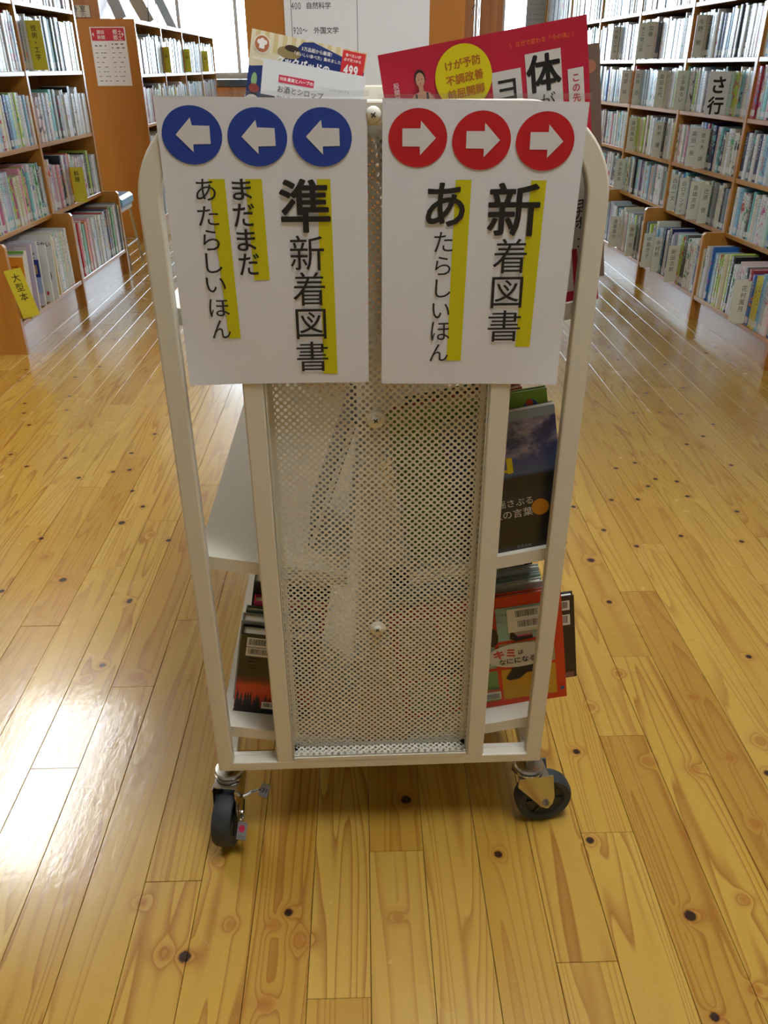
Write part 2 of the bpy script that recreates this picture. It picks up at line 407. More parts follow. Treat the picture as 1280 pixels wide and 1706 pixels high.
# ------------------------------------------------------------------ ceiling lights
LM = emis('fluorescent_diffuser', LAMP_COL, LAMP)
def ceiling_light(x, y, lx, ly, label):
    t = thing('ceiling_light', label, 'ceiling light', Matrix.Translation((x, y, ZC)), 'ceiling light panels')
    q = MB()
    for a, b in (((-lx/2-.03, -ly/2-.03), (lx/2+.03, -ly/2)), ((-lx/2-.03, ly/2), (lx/2+.03, ly/2+.03)), ((-lx/2-.03, -ly/2), (-lx/2, ly/2)), ((lx/2, -ly/2), (lx/2+.03, ly/2))):
        q.box((a[0], a[1], -.05), (b[0], b[1], -.002), ALU)
    q.obj('frame', t); boxo('diffuser', (-lx/2, -ly/2, -.045), (lx/2, ly/2, -.03), LM, t)
ceiling_light(-2.0, 3.55, .62, 1.35, 'long rectangular white ceiling light panel above the left bookcase front')
ceiling_light(.40, .85, .62, 1.25, 'long rectangular white ceiling light panel straight above the cart')


# ------------------------------------------------------------------ shelf books
def book_mat():
    t = NT('book_cover'); c = t.attr('cov')['Color']; a = t.attr('acc')['Color']; sd = t.attr('seed')['Fac']
    uv = t.node('ShaderNodeUVMap').outputs[0]; u, v, _ = t.sep(uv)[:3]
    on = t.math('GREATER_THAN', u, -.5)
    # a band of accent colour of its own shape on some covers
    P = t.comb(t.math('MULTIPLY', u, .8), t.math('MULTIPLY', v, 3.2), t.math('MULTIPLY', sd, 91.))
    blot = t.ramp(t.noise(P, 1.6, 3, .6, .6), [(.56, 0.), (.585, 1.)])
    has = t.math('GREATER_THAN', t.math('FRACT', t.math('MULTIPLY', sd, 7.31)), .48)
    c1 = t.mix(t.math('MULTIPLY', t.math('MULTIPLY', blot, has), on), c, a)
    # title: a column of glyph-like strokes
    G = t.comb(t.math('MULTIPLY', u, 5.), t.math('MULTIPLY', v, 46.), t.math('MULTIPLY', sd, 53.))
    g = t.math('GREATER_THAN', t.noise(G, 1., 3, .7), .52)
    cell = t.math('LESS_THAN', t.math('FRACT', t.math('MULTIPLY', v, 15.)), .74)
    inb = t.math('LESS_THAN', t.math('ABSOLUTE', t.math('SUBTRACT', u, .5)), .24)
    v0 = t.math('ADD', .42, t.math('MULTIPLY', t.math('FRACT', t.math('MULTIPLY', sd, 3.7)), .25))
    inv = t.math('MULTIPLY', t.math('LESS_THAN', v, .93), t.math('GREATER_THAN', v, v0))
    k = t.math('MULTIPLY', t.math('MULTIPLY', g, cell), t.math('MULTIPLY', inb, t.math('MULTIPLY', inv, on)))
    lum = t.math('LESS_THAN', t.vmath('DOT_PRODUCT', c, (.3, .6, .1)), .16)
    tc = t.mix(lum, lin('3a3836'), lin('d8d6d0'))
    c2 = t.mix(t.math('MULTIPLY', k, .8), c1, tc)
    # shelf-mark sticker low on the spine
    sv = t.math('MULTIPLY', t.math('GREATER_THAN', v, .05), t.math('LESS_THAN', v, .17))
    st = t.math('MULTIPLY', t.math('MULTIPLY', sv, on), t.math('LESS_THAN', t.math('ABSOLUTE', t.math('SUBTRACT', u, .5)), .43))
    c3 = t.mix(t.math('MULTIPLY', st, .8), c2, lin('e6e6e2'))
    t.put(t.b.inputs['Base Color'], c3)
    t.b.inputs['Roughness'].default_value = .32; t.b.inputs['Coat Weight'].default_value = .4; t.b.inputs['Coat Roughness'].default_value = .12
    return t.m
BOOKM = book_mat()
PAGEC = lin('e8e3d8')
class BookMesh:
    """local frame: x = thickness, y = depth into the shelf (0 = spine), z = height"""
    def __init__(s): s.v = []; s.f = []; s.c = []; s.a = []; s.s = []; s.uv = []
    def quadbox(s, a, b, cov, acc, seed, M, spine=False, skip=()):
        (x0, y0, z0), (x1, y1, z1) = a, b; k = len(s.v)
        vs = [(x0,y0,z0),(x1,y0,z0),(x1,y1,z0),(x0,y1,z0),(x0,y0,z1),(x1,y0,z1),(x1,y1,z1),(x0,y1,z1)]
        s.v += [tuple(M @ Vector(p)) for p in vs]
        for j, f in enumerate([(0,1,5,4),(4,5,6,7),(1,2,6,5),(2,3,7,6),(3,0,4,7),(0,3,2,1)]):
            if j in skip: continue
            s.f.append([k+i for i in f]); s.c.append(cov); s.a.append(acc); s.s.append(seed)
            s.uv += [(0, 0), (1, 0), (1, 1), (0, 1)] if (spine and j == 0) else [(-1, -1)]*4
    def book(s, t, h, d, cov, acc, seed, M, cheap=False):
        if cheap:
            s.quadbox((0, 0, 0), (t, d, h), cov, acc, seed, M, True, skip=(3, 5, 1))
            s.quadbox((.0015, .0015, h-.004), (t-.0015, d, h-.002), PAGEC, PAGEC, -1, M, skip=(0, 2, 3, 4, 5)); return
        e = .0016
        r = min(t*.28, .005)                       # softly rounded spine
        k = len(s.v)
        pf = [(0, r), (r*.45, r*.25), (t*.5, 0), (t-r*.45, r*.25), (t, r)]
        pts = [(x, y, z) for z in (0, h) for x, y in pf]
        s.v += [tuple(M @ Vector(p)) for p in pts]; us = [0, .12, .5, .88, 1]
        for i in range(4):
            s.f.append([k+i, k+i+1, k+5+i+1, k+5+i]); s.c.append(cov); s.a.append(acc); s.s.append(seed)
            s.uv += [(us[i], 0), (us[i+1], 0), (us[i+1], 1), (us[i], 1)]
        s.f.append([k+5, k+6, k+7, k+8, k+9]); s.c.append(cov); s.a.append(cov); s.s.append(seed); s.uv += [(-1, -1)]*5
        s.quadbox((0, r, 0), (e, d, h), cov, acc, seed, M); s.quadbox((t-e, r, 0), (t, d, h), cov, acc, seed, M)
        s.quadbox((e, r+.001, .002), (t-e, d-.004, h-.003), PAGEC, PAGEC, -1, M)
    def mesh(s, name):
        me = bpy.data.meshes.new(name); me.from_pydata(s.v, [], s.f); me.materials.append(BOOKM)
        ul = me.uv_layers.new(name='UVMap'); ul.data.foreach_set('uv', [c for p in s.uv for c in p])
        for nm, dat in (('cov', s.c), ('acc', s.a)):
            at = me.attributes.new(nm, 'FLOAT_COLOR', 'FACE'); at.data.foreach_set('color', [c for p in dat for c in p])
        at = me.attributes.new('seed', 'FLOAT', 'FACE'); at.data.foreach_set('value', s.s)
        me.update(); return me

CN = {'white': 'e9eaec', 'offwhite': 'e4e0d4', 'cream': 'e6dfc2', 'paleblue': 'c3d6e2', 'skyblue': '86bcdc', 'blue': '2f6fc0', 'navy': '242c62',
      'teal': '6cbfc0', 'mint': 'bfe0d4', 'green': '2f9a50', 'darkgreen': '2c5a4c', 'lime': 'b5d052', 'yellow': 'dcd24a', 'ochre': 'c79a2c', 'orange': 'e2752f',
      'red': 'c92c32', 'crimson': 'a8304a', 'pink': 'e6a4b4', 'palepink': 'ead2d4', 'magenta': 'c43c88', 'lavender': 'c9bedc', 'purple': '5a3a80',
      'brown': '7c5c44', 'black': '1c1c20', 'grey': 'a9adb0', 'darkgrey': '55585c', 'slate': '7d909c', 'beige': 'cbbfa8'}
NICE = {'offwhite': 'off-white', 'paleblue': 'pale blue', 'skyblue': 'sky blue', 'darkgreen': 'dark green', 'palepink': 'pale pink', 'darkgrey': 'dark grey'}
PALE = ['white']*7+['offwhite']*3+['paleblue']*3+['cream', 'grey', 'mint', 'lavender', 'palepink', 'slate', 'black', 'skyblue', 'teal', 'navy', 'pink', 'lime']
ACC = ['2f6fc0', 'c92c32', '1c1c20', '6cbfc0', 'e2752f', '2f9a50', 'e9eaec', 'c43c88', 'dcd24a', '55585c']
ALLB = []; TAGS = []
def fill(case, R, y0, y1, names, near_left, hmax, dense=1., d=(.11, .145), hfrac=(.70, .84)):
    """books along a shelf between y0 (near) and y1 (far); names run left to right as the photograph shows them"""
    seq = []
    for n in names:
        if n.startswith('*'): seq.append(n); continue
        for _ in range(1 if n.startswith('1') else R.choice((1, 2))): seq.append(n.lstrip('1'))
    if not near_left: seq = seq[::-1]                 # now near -> far
    nb = sum(1 for n in seq if n[0] != '*'); W = (y1-y0)*dense-.006
    while nb < W/.027:
        seq.insert(R.randrange(len(seq)+1), R.choice(PALE)); nb += 1
    ts = [R.uniform(.7, 1.35) if n[0] != '*' else 0 for n in seq]; k = (W-.0012*len(seq)-.0014*sum(n[0] == '*' for n in seq))/sum(ts)
    y = y0+.004; out = []; lasth = R.uniform(*hfrac)
    for n, t in zip(seq, ts):
        if n[0] == '*': TAGS.append((case, y, n[1:])); y += .0024; continue
        t *= k
        if R.random() < .6: lasth = R.uniform(*hfrac)
        h = hmax*min(.93, lasth+R.uniform(-.012, .012))
        out.append(dict(y=y, t=t, h=h, d=R.uniform(*d), n=n, r=R.uniform(.004, .014))); y += t+.0012
    return out

KICK = wood('kick_board_laminate', 'b4844c', 'be8e56', 'c69860', 'y', .16)
KICK.node_tree.nodes['Principled BSDF'].inputs['Coat Weight'].default_value = 1.
KICK.node_tree.nodes['Principled BSDF'].inputs['Coat Roughness'].default_value = .05
def bookcase(name, label, org, ang, side, D, Ys, lowz, tops, prot, ztop, endpanel=None):
    """side=+1: shelves open towards -x (right-hand case); local x = depth, local y = along the run"""
    M = Matrix.Translation((org[0], org[1], 0)) @ Matrix.Rotation(ang, 4, 'Z')
    t = thing(name, label, 'bookcase', M)
    s = side; th_ = .022
    def bx(nm, d0, d1, ya, yb, za, zb, m, ch=.0015):
        xa, xb = sorted((s*d0, s*d1)); return boxo(nm, (xa, ya, za), (xb, yb, zb), m, t, ch)
    for i, y in enumerate(Ys):
        if prot:
            poly = [(-prot, 0), (-prot, lowz-.012), (-prot+.01, lowz), (0, lowz), (0, ztop), (D, ztop), (D, 0)]
        else: poly = [(0, 0), (0, ztop), (D, ztop), (D, 0)]
        q = MB(); q.prism([(s*a, b) for a, b in (poly if s > 0 else poly[::-1])], y-th_/2, y+th_/2, WOOD); q.obj('upright', t)
    for ya, yb in zip(Ys, Ys[1:]):
        a, b = ya+th_/2, yb-th_/2
        bx('back_panel', D-.012, D-.002, a, b, .02, ztop-.02, WOOD, 0)
        for j, z in enumerate(tops):
            lo = z < lowz-.1 and prot
            bx('shelf', (-prot+.003) if lo else .003, D-.014, a, b, z-.02, z, WOODY)
        bx('kick_board', -prot+.025, -prot+.045, a, b, 0, tops[0]-.02, KICK, 0)
    bx('top_board', -.005, D, Ys[0]-th_/2, Ys[-1]+th_/2, ztop, ztop+.025, WOODY)
    return t, M
R = random.Random(11)
ROWN = ['bottom shelf', 'second shelf up', 'third shelf up', 'fourth shelf up', 'fifth shelf up', 'sixth shelf up', 'seventh shelf up']

# ---- right-hand bookcase
rt_ang = .042; RC = (1.726, 3.97)
RY = [k*.781 for k in range(-3, 6)]
RT = [.122, .415, .655, .905, 1.145, 1.39, 1.635]
rc, RM = bookcase('bookcase', 'long wooden bookcase of novels running along the right side of the aisle', RC, rt_ang, 1, .27, RY, .415, RT, .1, 1.88)
RSEQ = {  # (bay, row) bay 0 is between the uprights nearest the right edge of the photograph
 (1, 4): '1red 1green *t *t beige black 1black slate 1navy 1skyblue 1lime 1darkgrey 1darkgrey white 1pink',
 (1, 3): '1teal *t *t teal white white 1darkgreen 1black white 1black 1darkgrey *sagyo mint 1lime 1grey',
 (1, 2): '1cream 1pink cream 1grey 1skyblue paleblue white *t 1blue 1magenta *t black 1navy 1white 1teal 1black beige offwhite',
 (1, 1): 'mint *t 1blue *t paleblue white *t cream offwhite *t 1darkgreen 1slate offwhite 1palepink',
 (1, 0): '1slate 1navy lime *t skyblue paleblue *t 1navy 1navy white *t black white',
 (2, 4): 'white *t grey cream *t white 1navy 1black white grey white 1black white 1skyblue',
 (2, 3): '1red 1blue 1blue *t paleblue 1darkgrey mint 1crimson 1red 1crimson *t white',
 (2, 2): '1teal mint *t lime lime 1white grey 1darkgrey *t white offwhite 1lime',
 (2, 1): '*t mint cream 1black 1slate 1teal lavender lavender mint palepink white 1darkgrey 1teal',
 (2, 0): '1white 1black *t mint 1blue *t 1black 1black offwhite',
 (3, 4): 'white white grey *t white slate paleblue white white 1black',
 (3, 3): 'paleblue skyblue paleblue 1blue lavender paleblue skyblue white *t white 1red',
 (3, 2): 'skyblue 1blue white 1darkgrey palepink 1black mint paleblue teal white 1pink',
 (3, 1): 'offwhite grey 1black white darkgrey grey',
 (4, 5): '1white 1yellow 1yellow white palepink white 1black white 1lime 1red paleblue skyblue white',
 (3, 5): '1lime 1red paleblue skyblue white white grey white',
 (4, 4): 'white white offwhite 1black', (2, 5): 'grey grey paleblue white grey white', 
 (0, 4): 'red white orange', (0, 3): 'red 1crimson pink 1black 1pink white 1blue purple blue 1navy',
 (0, 2): '1navy white 1purple 1darkgrey white 1teal white grey 1black 1pink palepink cream yellow 1skyblue',
 (0, 1): '1black 1white 1black 1teal white white 1black white lavender 1magenta white mint blue',
 (0, 0): 'mint white 1blue paleblue lime cream 1black white white 1black *t 1crimson *t 1blue yellow 1skyblue navy',
}
shelves = []
for b in range(-2, 7):      # bay b spans uprights index b+1 .. b+2 ; bay 1 is U0-U1 of the calibration
    ya, yb = RY[0]+.781*(b+1+1)-.0+.011, RY[0]+.781*(b+2+1)-.011
    if yb > RY[-1]: continue
    for r, z in enumerate(RT):
        hm = .275 if r == 0 else .225
        lo = r == 0
        bs = fill('R', R, ya, yb, RSEQ.get((b, r), '').split(), False, hm, hfrac=(.80, .92) if r else (.76, .92))
        shelves.append(('R', b, r, z, lo, bs, RM, 1))
        new = [x for x in TAGS if x[0] == 'R' and len(x) == 3]
        for x in new: TAGS.remove(x); TAGS.append(('R', x[1], x[2], b, r, z, lo))

# ---- left-hand bookcase
LC = (-1.58, 3.515); lang = -.023
LY = [k*.825 for k in range(-1, 3)]
LT = [.14, .47, .79, 1.10, 1.385, 1.65]
lc, LMx = bookcase('bookcase', 'wooden bookcase on the left side of the aisle with stepped lower shelf', LC, lang, -1, .27, LY[1:], .47, LT, .09, 1.88)
LSEQ = {
 (0, 4): 'white paleblue grey white white', (0, 3): 'white yellow 1orange white 1red white slate white 1red 1white 1skyblue white',
 (0, 2): 'yellow 1white 1skyblue 1blue 1teal 1white 1mint white yellow 1offwhite skyblue 1white 1lime white 1lavender',
 (0, 1): '1grey 1navy slate white 1magenta 1magenta 1lime 1cream 1pink 1teal white mint mint',
 (1, 4): 'grey white 1slate white paleblue white white', (1, 3): '1blue white 1*y 1white 1skyblue 1white 1black grey white 1darkgrey slate 1teal 1slate grey grey white 1lime white mint',
 (1, 2): '1lavender 1white palepink 1palepink 1white white 1teal 1teal 1grey 1black 1slate white white white white white white',
 (1, 1): 'offwhite 1pink 1pink white 1blue 1lavender 1lavender 1orange *y palepink 1lavender 1black 1lime white 1white white',
 (1, 0): 'white 1red 1green 1orange palepink 1pink white white white 1red 1navy 1brown 1brown 1green white slate grey',
}
LSEQ = {k: v.replace('1*y', '*y') for k, v in LSEQ.items()}
for b in range(0, 2):
    ya, yb = LY[b+1]+.011, LY[b+2]-.011
    for r, z in enumerate(LT):
        if (b, r) == (0, 0): continue          # the magazines there are built one by one
        hm = (.30, .28, .27, .26, .24, .20)[r]
        bs = fill('L', R, ya, yb, LSEQ.get((b, r), '').split(), True, hm, hfrac=(.84, .92) if r in (0, 3) else (.72, .88), d=(.13, .18))
        shelves.append(('L', b, r, z, r == 0, bs, LMx, -1))
        for x in [x for x in TAGS if x[0] == 'L' and len(x) == 3]: TAGS.remove(x); TAGS.append(('L', x[1], x[2], b, r, z, r == 0))

# ---- second bookcase on the left, by the windows
CC = (-1.51, 6.352); CY = [k*.83 for k in range(0, 5)]
CT = [.12, .44, .76, 1.075]
cc, CMx = bookcase('bookcase', 'lower wooden bookcase under the windows with notice on its end panel', CC, 0, -1, .36, CY, 0, CT, 0, 1.375)
CSEQ = {(0, 3): '1white 1ochre 1grey 1white 1slate 1magenta grey slate grey', (1, 3): '*y white slate slate slate grey', (2, 3): '*y white white slate grey', (3, 3): '*y white 1navy 1navy slate',
        (0, 2): '1white 1red 1white 1crimson 1black grey white', (1, 2): '1yellow white 1brown slate paleblue', (2, 2): 'paleblue paleblue skyblue paleblue white', (3, 2): 'grey'}
for b in range(4):
    for r, z in enumerate(CT):
        bs = fill('C', R, CY[b]+.011, CY[b+1]-.011, CSEQ.get((b, r), 'white grey').split(), True, .29, hfrac=(.72, .86), d=(.15, .19))
        shelves.append(('C', b, r, z, False, bs, CMx, -1))
        for x in [x for x in TAGS if x[0] == 'C' and len(x) == 3]: TAGS.remove(x); TAGS.append(('C', x[1], x[2], b, r, z, False))

cand = []
for si, (c, b, r, z, lo, bs, M, s) in enumerate(shelves):
    prot = {'R': .1, 'L': .09, 'C': 0}[c]
    seqn = bs if s < 0 else bs[::-1]
    for i, k in enumerate(bs):
        d0 = (-prot if lo else 0)+k['r']; w = M @ Vector((s*d0, k['y']+k['t']/2, z+k['h']*.5))
        px, py, zz = project(w)
        vis = -5 < px < 1290 and -30 < py and (px < 262 or px > 985 or py < 165)
        if c == 'C' and (px > 420 or r < 2): vis = False
        if c == 'C' and r == 3: zz *= .75
        k['pos'] = len(bs)-i if s > 0 else i+1
        cand.append((0 if vis else 1, zz, si, i))
cand.sort(); indiv = set((a[2], a[3]) for a in cand[:298] if a[0] == 0)
ORD = lambda n: {1: 'first', 2: 'second', 3: 'third'}.get(n, '%d%s' % (n, 'st' if n % 10 == 1 and n != 11 else 'nd' if n % 10 == 2 and n != 12 else 'rd' if n % 10 == 3 and n != 13 else 'th'))
BAY = {'R': {0: 'nearest bay', 1: 'second bay', 2: 'third bay', 3: 'fourth bay', 4: 'fifth bay', 5: 'sixth bay', 6: 'far bay', -1: 'near bay', -2: 'nearest end bay'},
       'L': {0: 'near bay', 1: 'far bay'}, 'C': {0: 'near bay', 1: 'second bay', 2: 'third bay', 3: 'far bay'}}
CASE = {'R': 'right bookcase', 'L': 'left bookcase', 'C': 'window-side bookcase'}
stuff = {'R': BookMesh(), 'L': BookMesh(), 'C': BookMesh()}
for si, (c, b, r, z, lo, bs, M, s) in enumerate(shelves):
    prot = {'R': .1, 'L': .09, 'C': 0}[c]
    for i, k in enumerate(bs):
        base = lin(CN[k['n']]); j = R.uniform(.86, 1.06); cov = tuple(min(1, v*j) for v in base[:3])+(1,)
        acc = lin(R.choice(ACC)); seed = R.random(); d0 = (-prot if lo else 0)+k['r']
        lean = 0.
        # local book frame: spine towards the aisle
        L_ = Matrix.Translation((s*d0, k['y'] if s < 0 else k['y']+k['t'], z+.0004)) @ Matrix.Rotation(pi/2 if s < 0 else -pi/2, 4, 'Z')
        G = M @ L_
        if (si, i) in indiv:
            q = BookMesh(); q.book(k['t'], k['h'], k['d'], cov, acc, seed, Matrix.Identity(4))
            o = link('book', q.mesh('book')); o.matrix_world = G
            lab = '%s %s book, %s from left, %s, %s, %s' % (('thin' if k['t'] < .022 else 'thick' if k['t'] > .033 else 'medium-thick'), NICE.get(k['n'], k['n']), ORD(k['pos']), ROWN[r], BAY[c][b], CASE[c])
            tag(o, lab, 'book', 'books on the shelves of the '+CASE[c])
        else:
            stuff[c].book(k['t'], k['h'], k['d'], cov, acc, seed, G, True)
for c, q in stuff.items():
    o = link('shelved_books', q.mesh('shelved_books'))
    tag(o, 'remaining distant rows of pale library books on the '+CASE[c], 'books', kind='stuff')

# ---- divider cards sticking out between the books
TXT = {(1, 4): ['今野 敏', '小池真理子'], (1, 3): ['さ行', '小手鞠るい', '近藤史恵'], (1, 2): ['佐々木 譲', '高田一裕'], (1, 1): ['辻原 登', '高橋克彦', '田口ランディ', '白石一文'],
       (1, 0): ['新田次郎', '中村航', '中島京子'], (2, 4): ['加藤 一', '大江健三郎'], (2, 3): ['角田光代', '荻原 浩'], (2, 2): ['鈴木 蓮', '篠田真由'], (2, 1): ['志水辰夫'],
       (2, 0): ['藤谷 治', '遠藤周作'], (3, 4): ['伊藤たかみ'], (3, 3): ['阿部 昭'], (0, 0): ['花村萬月', 'はやみね']}
tm_beige = plain('divider_card_beige', 'efeede', .45); tm_white = plain('divider_card_white', 'ececec', .35); tm_yel = plain('divider_card_yellow', 'e6df44', .5)
cnt = {}
def divider(world, u, wid, hgt, mat, txt, e, bold, label, group, col='2c2c2a'):
    """card plane faces the near end of the aisle; u = unit vector out into the aisle is handled by the caller"""
    t = thing('divider_card', label, 'divider card', world, group)
    q = MB(); q.box((0, 0, 0), (wid, .0012, hgt), mat, ch=.0003); q.obj('card', t)
    P = Print(frame((0, 0, 0), (1, 0, 0), y=(0, 0, 1)))
    cols = txt.split('|')
    for ci, tx in enumerate(cols):
        P.col(tx, u+(len(cols)-1-2*ci)*e*.55, hgt-.018, e, col, bold, step=e*1.1)
    P.obj('lettering', t)
for x in TAGS:
    c, y, kind, b, r, z, lo = x; key = (c, b, r); n = cnt.get(key, 0); cnt[key] = n+1
    M, s, prot = {'R': (RM, 1, .1), 'L': (LMx, -1, .09), 'C': (CMx, -1, 0)}[c]
    front = (-prot if lo else 0)+.012
    total = sum(1 for w in TAGS if (w[0], w[3], w[4]) == key); pos = total-n if c == 'R' else n+1
    if c == 'R':
        tx = (TXT.get((b, r)) or ['作家名'])[min(n, len(TXT.get((b, r), [1]))-1)]
        if kind == 'sagyo':
            out, hh, mt, e, bo, wd = .105, .18, tm_white, .078, .03, .16
            W_ = M @ Matrix.Translation((front-out, y, z+.003))
            divider(W_, .052, wd, hh, mt, 'さ行', e, bo, 'large white divider card reading さ行 in bold black, right bookcase', 'divider cards', '1e1d1f')
            continue
        out = R.uniform(.045, .062); drop = .003
        W_ = M @ Matrix.Translation((front-out, y, z+drop))
        divider(W_, out*.48, .15, .182, tm_beige, tx, .0265 if len(tx) < 5 else .024, .0, 'beige lettered author card, %s from left on the %s, %s, right bookcase' % (ORD(pos), ROWN[r], BAY[c][b]), 'divider cards', '4a4a44')
    else:
        out = {'L': .075, 'C': .055}[c]
        tx = {('L', 1, 3): '技術・工学', ('L', 1, 1): '料理'}.get(key, '小説')
        hh = .205 if c == 'L' and r == 3 else .175
        W_ = M @ Matrix.Translation((-(front+.07), y, z+.004))
        divider(W_, .07+out*.5, .07+out, hh, tm_yel, tx, .027, .01, 'yellow subject divider card, %s on the %s, %s, %s' % (ORD(pos), ROWN[r], BAY[c][b], CASE[c]), 'yellow divider cards', '3a3a20')


# ------------------------------------------------------------------ a booklet / book with a printed front, used for everything shown face on
def cover_book(name, label, cat, G, Wd, Ht, Tk, cov, art=None, group=None, spine='left', cut=PAGES, edge=None, soft=False):
    """G: frame at the lower left corner of the front cover, x = width, z = height, y = thickness behind the front"""
    t = thing(name, label, cat, G, group); e = .0006 if soft else .0022
    cm = plain('cover_'+cov, cov, .3, coat=.4, var=.03)
    q = MB(); sx0, sx1 = (0, e) if spine == 'left' else (Wd-e, Wd)
    q.box((0, 0, 0), (Wd, e, Ht), cm); q.box((0, Tk-e, 0), (Wd, Tk, Ht), cm); q.box((sx0, e, 0), (sx1, Tk-e, Ht), cm)
    q.obj('cover', t)
    i = 0 if soft else .003
    boxo('pages', ((e if spine == 'left' else i), e, i), (Wd-(i if spine == 'left' else e), Tk-e, Ht-max(i, .0008)), cut, t)
    if art:
        P = Print(frame((0, 0, 0), (1, 0, 0), y=(0, 0, 1))); art(P, Wd, Ht); P.obj('cover_print', t)
    return t

# ------------------------------------------------------------------ end panel notice, reading-room sign, pillar
def text_lines(P, u0, v0, u1, n, dv, e, col, rnd):
    for i in range(n):
        u = u0+rnd.uniform(0, .004)
        while u < u1-.01:
            w = rnd.uniform(.008, .022); P.q.add([(u, v0-i*dv, P.l), (min(u+w, u1), v0-i*dv, P.l), (min(u+w, u1), v0-i*dv+e, P.l), (u, v0-i*dv+e, P.l)], [(0, 1, 2, 3)], ink(col), P.M); u += w+rnd.uniform(.004, .03)
    P.up()
ep = boxo('end_panel', (-.37, -.03, 0), (.012, -.009, 1.40), PANEL, cc, .002); ep['label'] = 'plain orange-brown veneered end panel'
nt = thing('notice', 'white shelf guide notice with red header on the end panel of the window-side bookcase', 'notice', Matrix.Translation((-1.802, 6.320, 1.005)))
boxo('sheet', (0, -.001, 0), (.236, 0, .348), PAPER, nt)
P = Print(frame((0, -.001, 0), (1, 0, 0), y=(0, 0, 1)))
P.rect(.008, .268, .228, .343, 'c8283c'); P.poly([(.012, .305), (.024, .318), (.024, .292)], 'eeeeee'); P.poly([(.224, .305), (.212, .318), (.212, .292)], 'eeeeee')
P.row('雑誌', .045, .318, .026, 'f4eeee', .01); P.row('新聞', .045, .288, .026, 'f4eeee', .01)
P.row('郷土', .150, .318, .032, 'f4eeee', .01); P.row('郷土', .150, .286, .032, 'f4eeee', .01)
rn = random.Random(3); text_lines(P, .02, .235, .11, 1, .03, .008, '6a6c70', rn); text_lines(P, .13, .245, .22, 2, .022, .007, '6a6c70', rn)
for i in range(7):
    text_lines(P, .018, .195-i*.028, .10, 1, .03, .005, '85888c', rn); text_lines(P, .128, .195-i*.028, .215, 1, .03, .005, '85888c', rn)
P.rect(.118, .01, .119, .26, 'b8babd'); P.rect(.008, .216, .228, .217, 'b8babd'); P.obj('print', nt)

pl = boxo('pillar', (-2.22, 7.0, 0), (-1.905, 7.3, ZC), PILLARW, None, .004); tag(pl, 'square brown wooden pillar behind the notice panel', 'pillar')
sg = thing('direction_sign', 'small cream sign with dark lettering high on the brown pillar on the left', 'sign', Matrix.Translation((-2.155, 6.992, 1.44)))
boxo('plate', (0, -.003, 0), (.185, 0, .075), plain('sign_cream', 'dcd8c8', .5), sg)
P = Print(frame((0, -.003, 0), (1, 0, 0), y=(0, 0, 1))); P.row('待室', .045, .052, .045, '34343c', .015, step=.06); P.row('合内', .045, .014, .036, '4a4a60', .0, step=.06); P.obj('print', sg)

# double-sided bookcase whose end carries the classification sheet
ec = thing('bookcase', 'orange-brown bookcase end directly behind the cart carrying the classification sheet', 'bookcase', Matrix.Translation((-.01, 2.9, 0)))
boxo('end_panel', (-.338, 0, 0), (.338, .024, 1.95), PANEL, ec, .002)
boxo('end_panel', (-.338, 1.676, 0), (.338, 1.70, 1.95), PANEL, ec, .002)
boxo('back_panel', (-.01, .024, .1), (.01, 1.676, 1.9), WOOD, ec)
for z in (.12, .42, .72, 1.02, 1.32, 1.62, 1.93): boxo('shelf', (-.33, .024, z-.022), (.33, 1.676, z), WOODY, ec)
boxo('upright', (-.33, .84, 0), (.33, .862, 1.9), WOOD, ec); boxo('kick_board', (-.30, .024, 0), (.30, 1.676, .098), WOODY, ec)
q = BookMesh(); R5 = random.Random(5)
for z in (.12, .42, .72, 1.02, 1.32, 1.62):
    for sd in (-1, 1):
        y = .03
        while y < 1.62:
            tt = R5.uniform(.014, .04)
            if not (.81 < y < .865):
                L_ = Matrix.Translation((sd*.315-.01, 2.9+(y if sd > 0 else y+tt), z+.0004)) @ Matrix.Rotation(pi/2 if sd > 0 else -pi/2, 4, 'Z')
                q.book(tt, R5.uniform(.17, .23), .14, lin(CN[R5.choice(PALE)]), lin(R5.choice(ACC)), R5.random(), L_, True)
            y += tt+.001
o = link('shelved_books', q.mesh('shelved_books')); tag(o, 'library books hidden in the sides of the bookcase behind the cart', 'books', kind='stuff')
cb = thing('classification_sheet', 'large white sheet lettered 400 自然科学 and 920 外国文学 on the bookcase end behind the cart', 'sign', Matrix.Translation((-.2275, 2.897, .93)))
boxo('sheet', (0, -.003, 0), (.4445, 0, .72), BOARD, cb)
P = Print(frame((0, -.003, 0), (1, 0, 0), y=(0, 0, 1)))
for u in (.0215, .2225): P.rect(u-.0009, .02, u+.0009, .70, '55585e')
P.row('400', .022, .345, .026, '3a3c40', sx=.68); P.row('自然科学', .0665, .345, .0192, '3a3c40', .008)
P.row('920～', .025, .280, .026, '3a3c40', sx=.62); P.row('外国文学', .088, .280, .0192, '3a3c40', .008)
P.row('300', .022, .41, .026, '3a3c40', sx=.68); P.row('社会科学', .0665, .41, .0192, '3a3c40', .008); P.obj('print', cb)

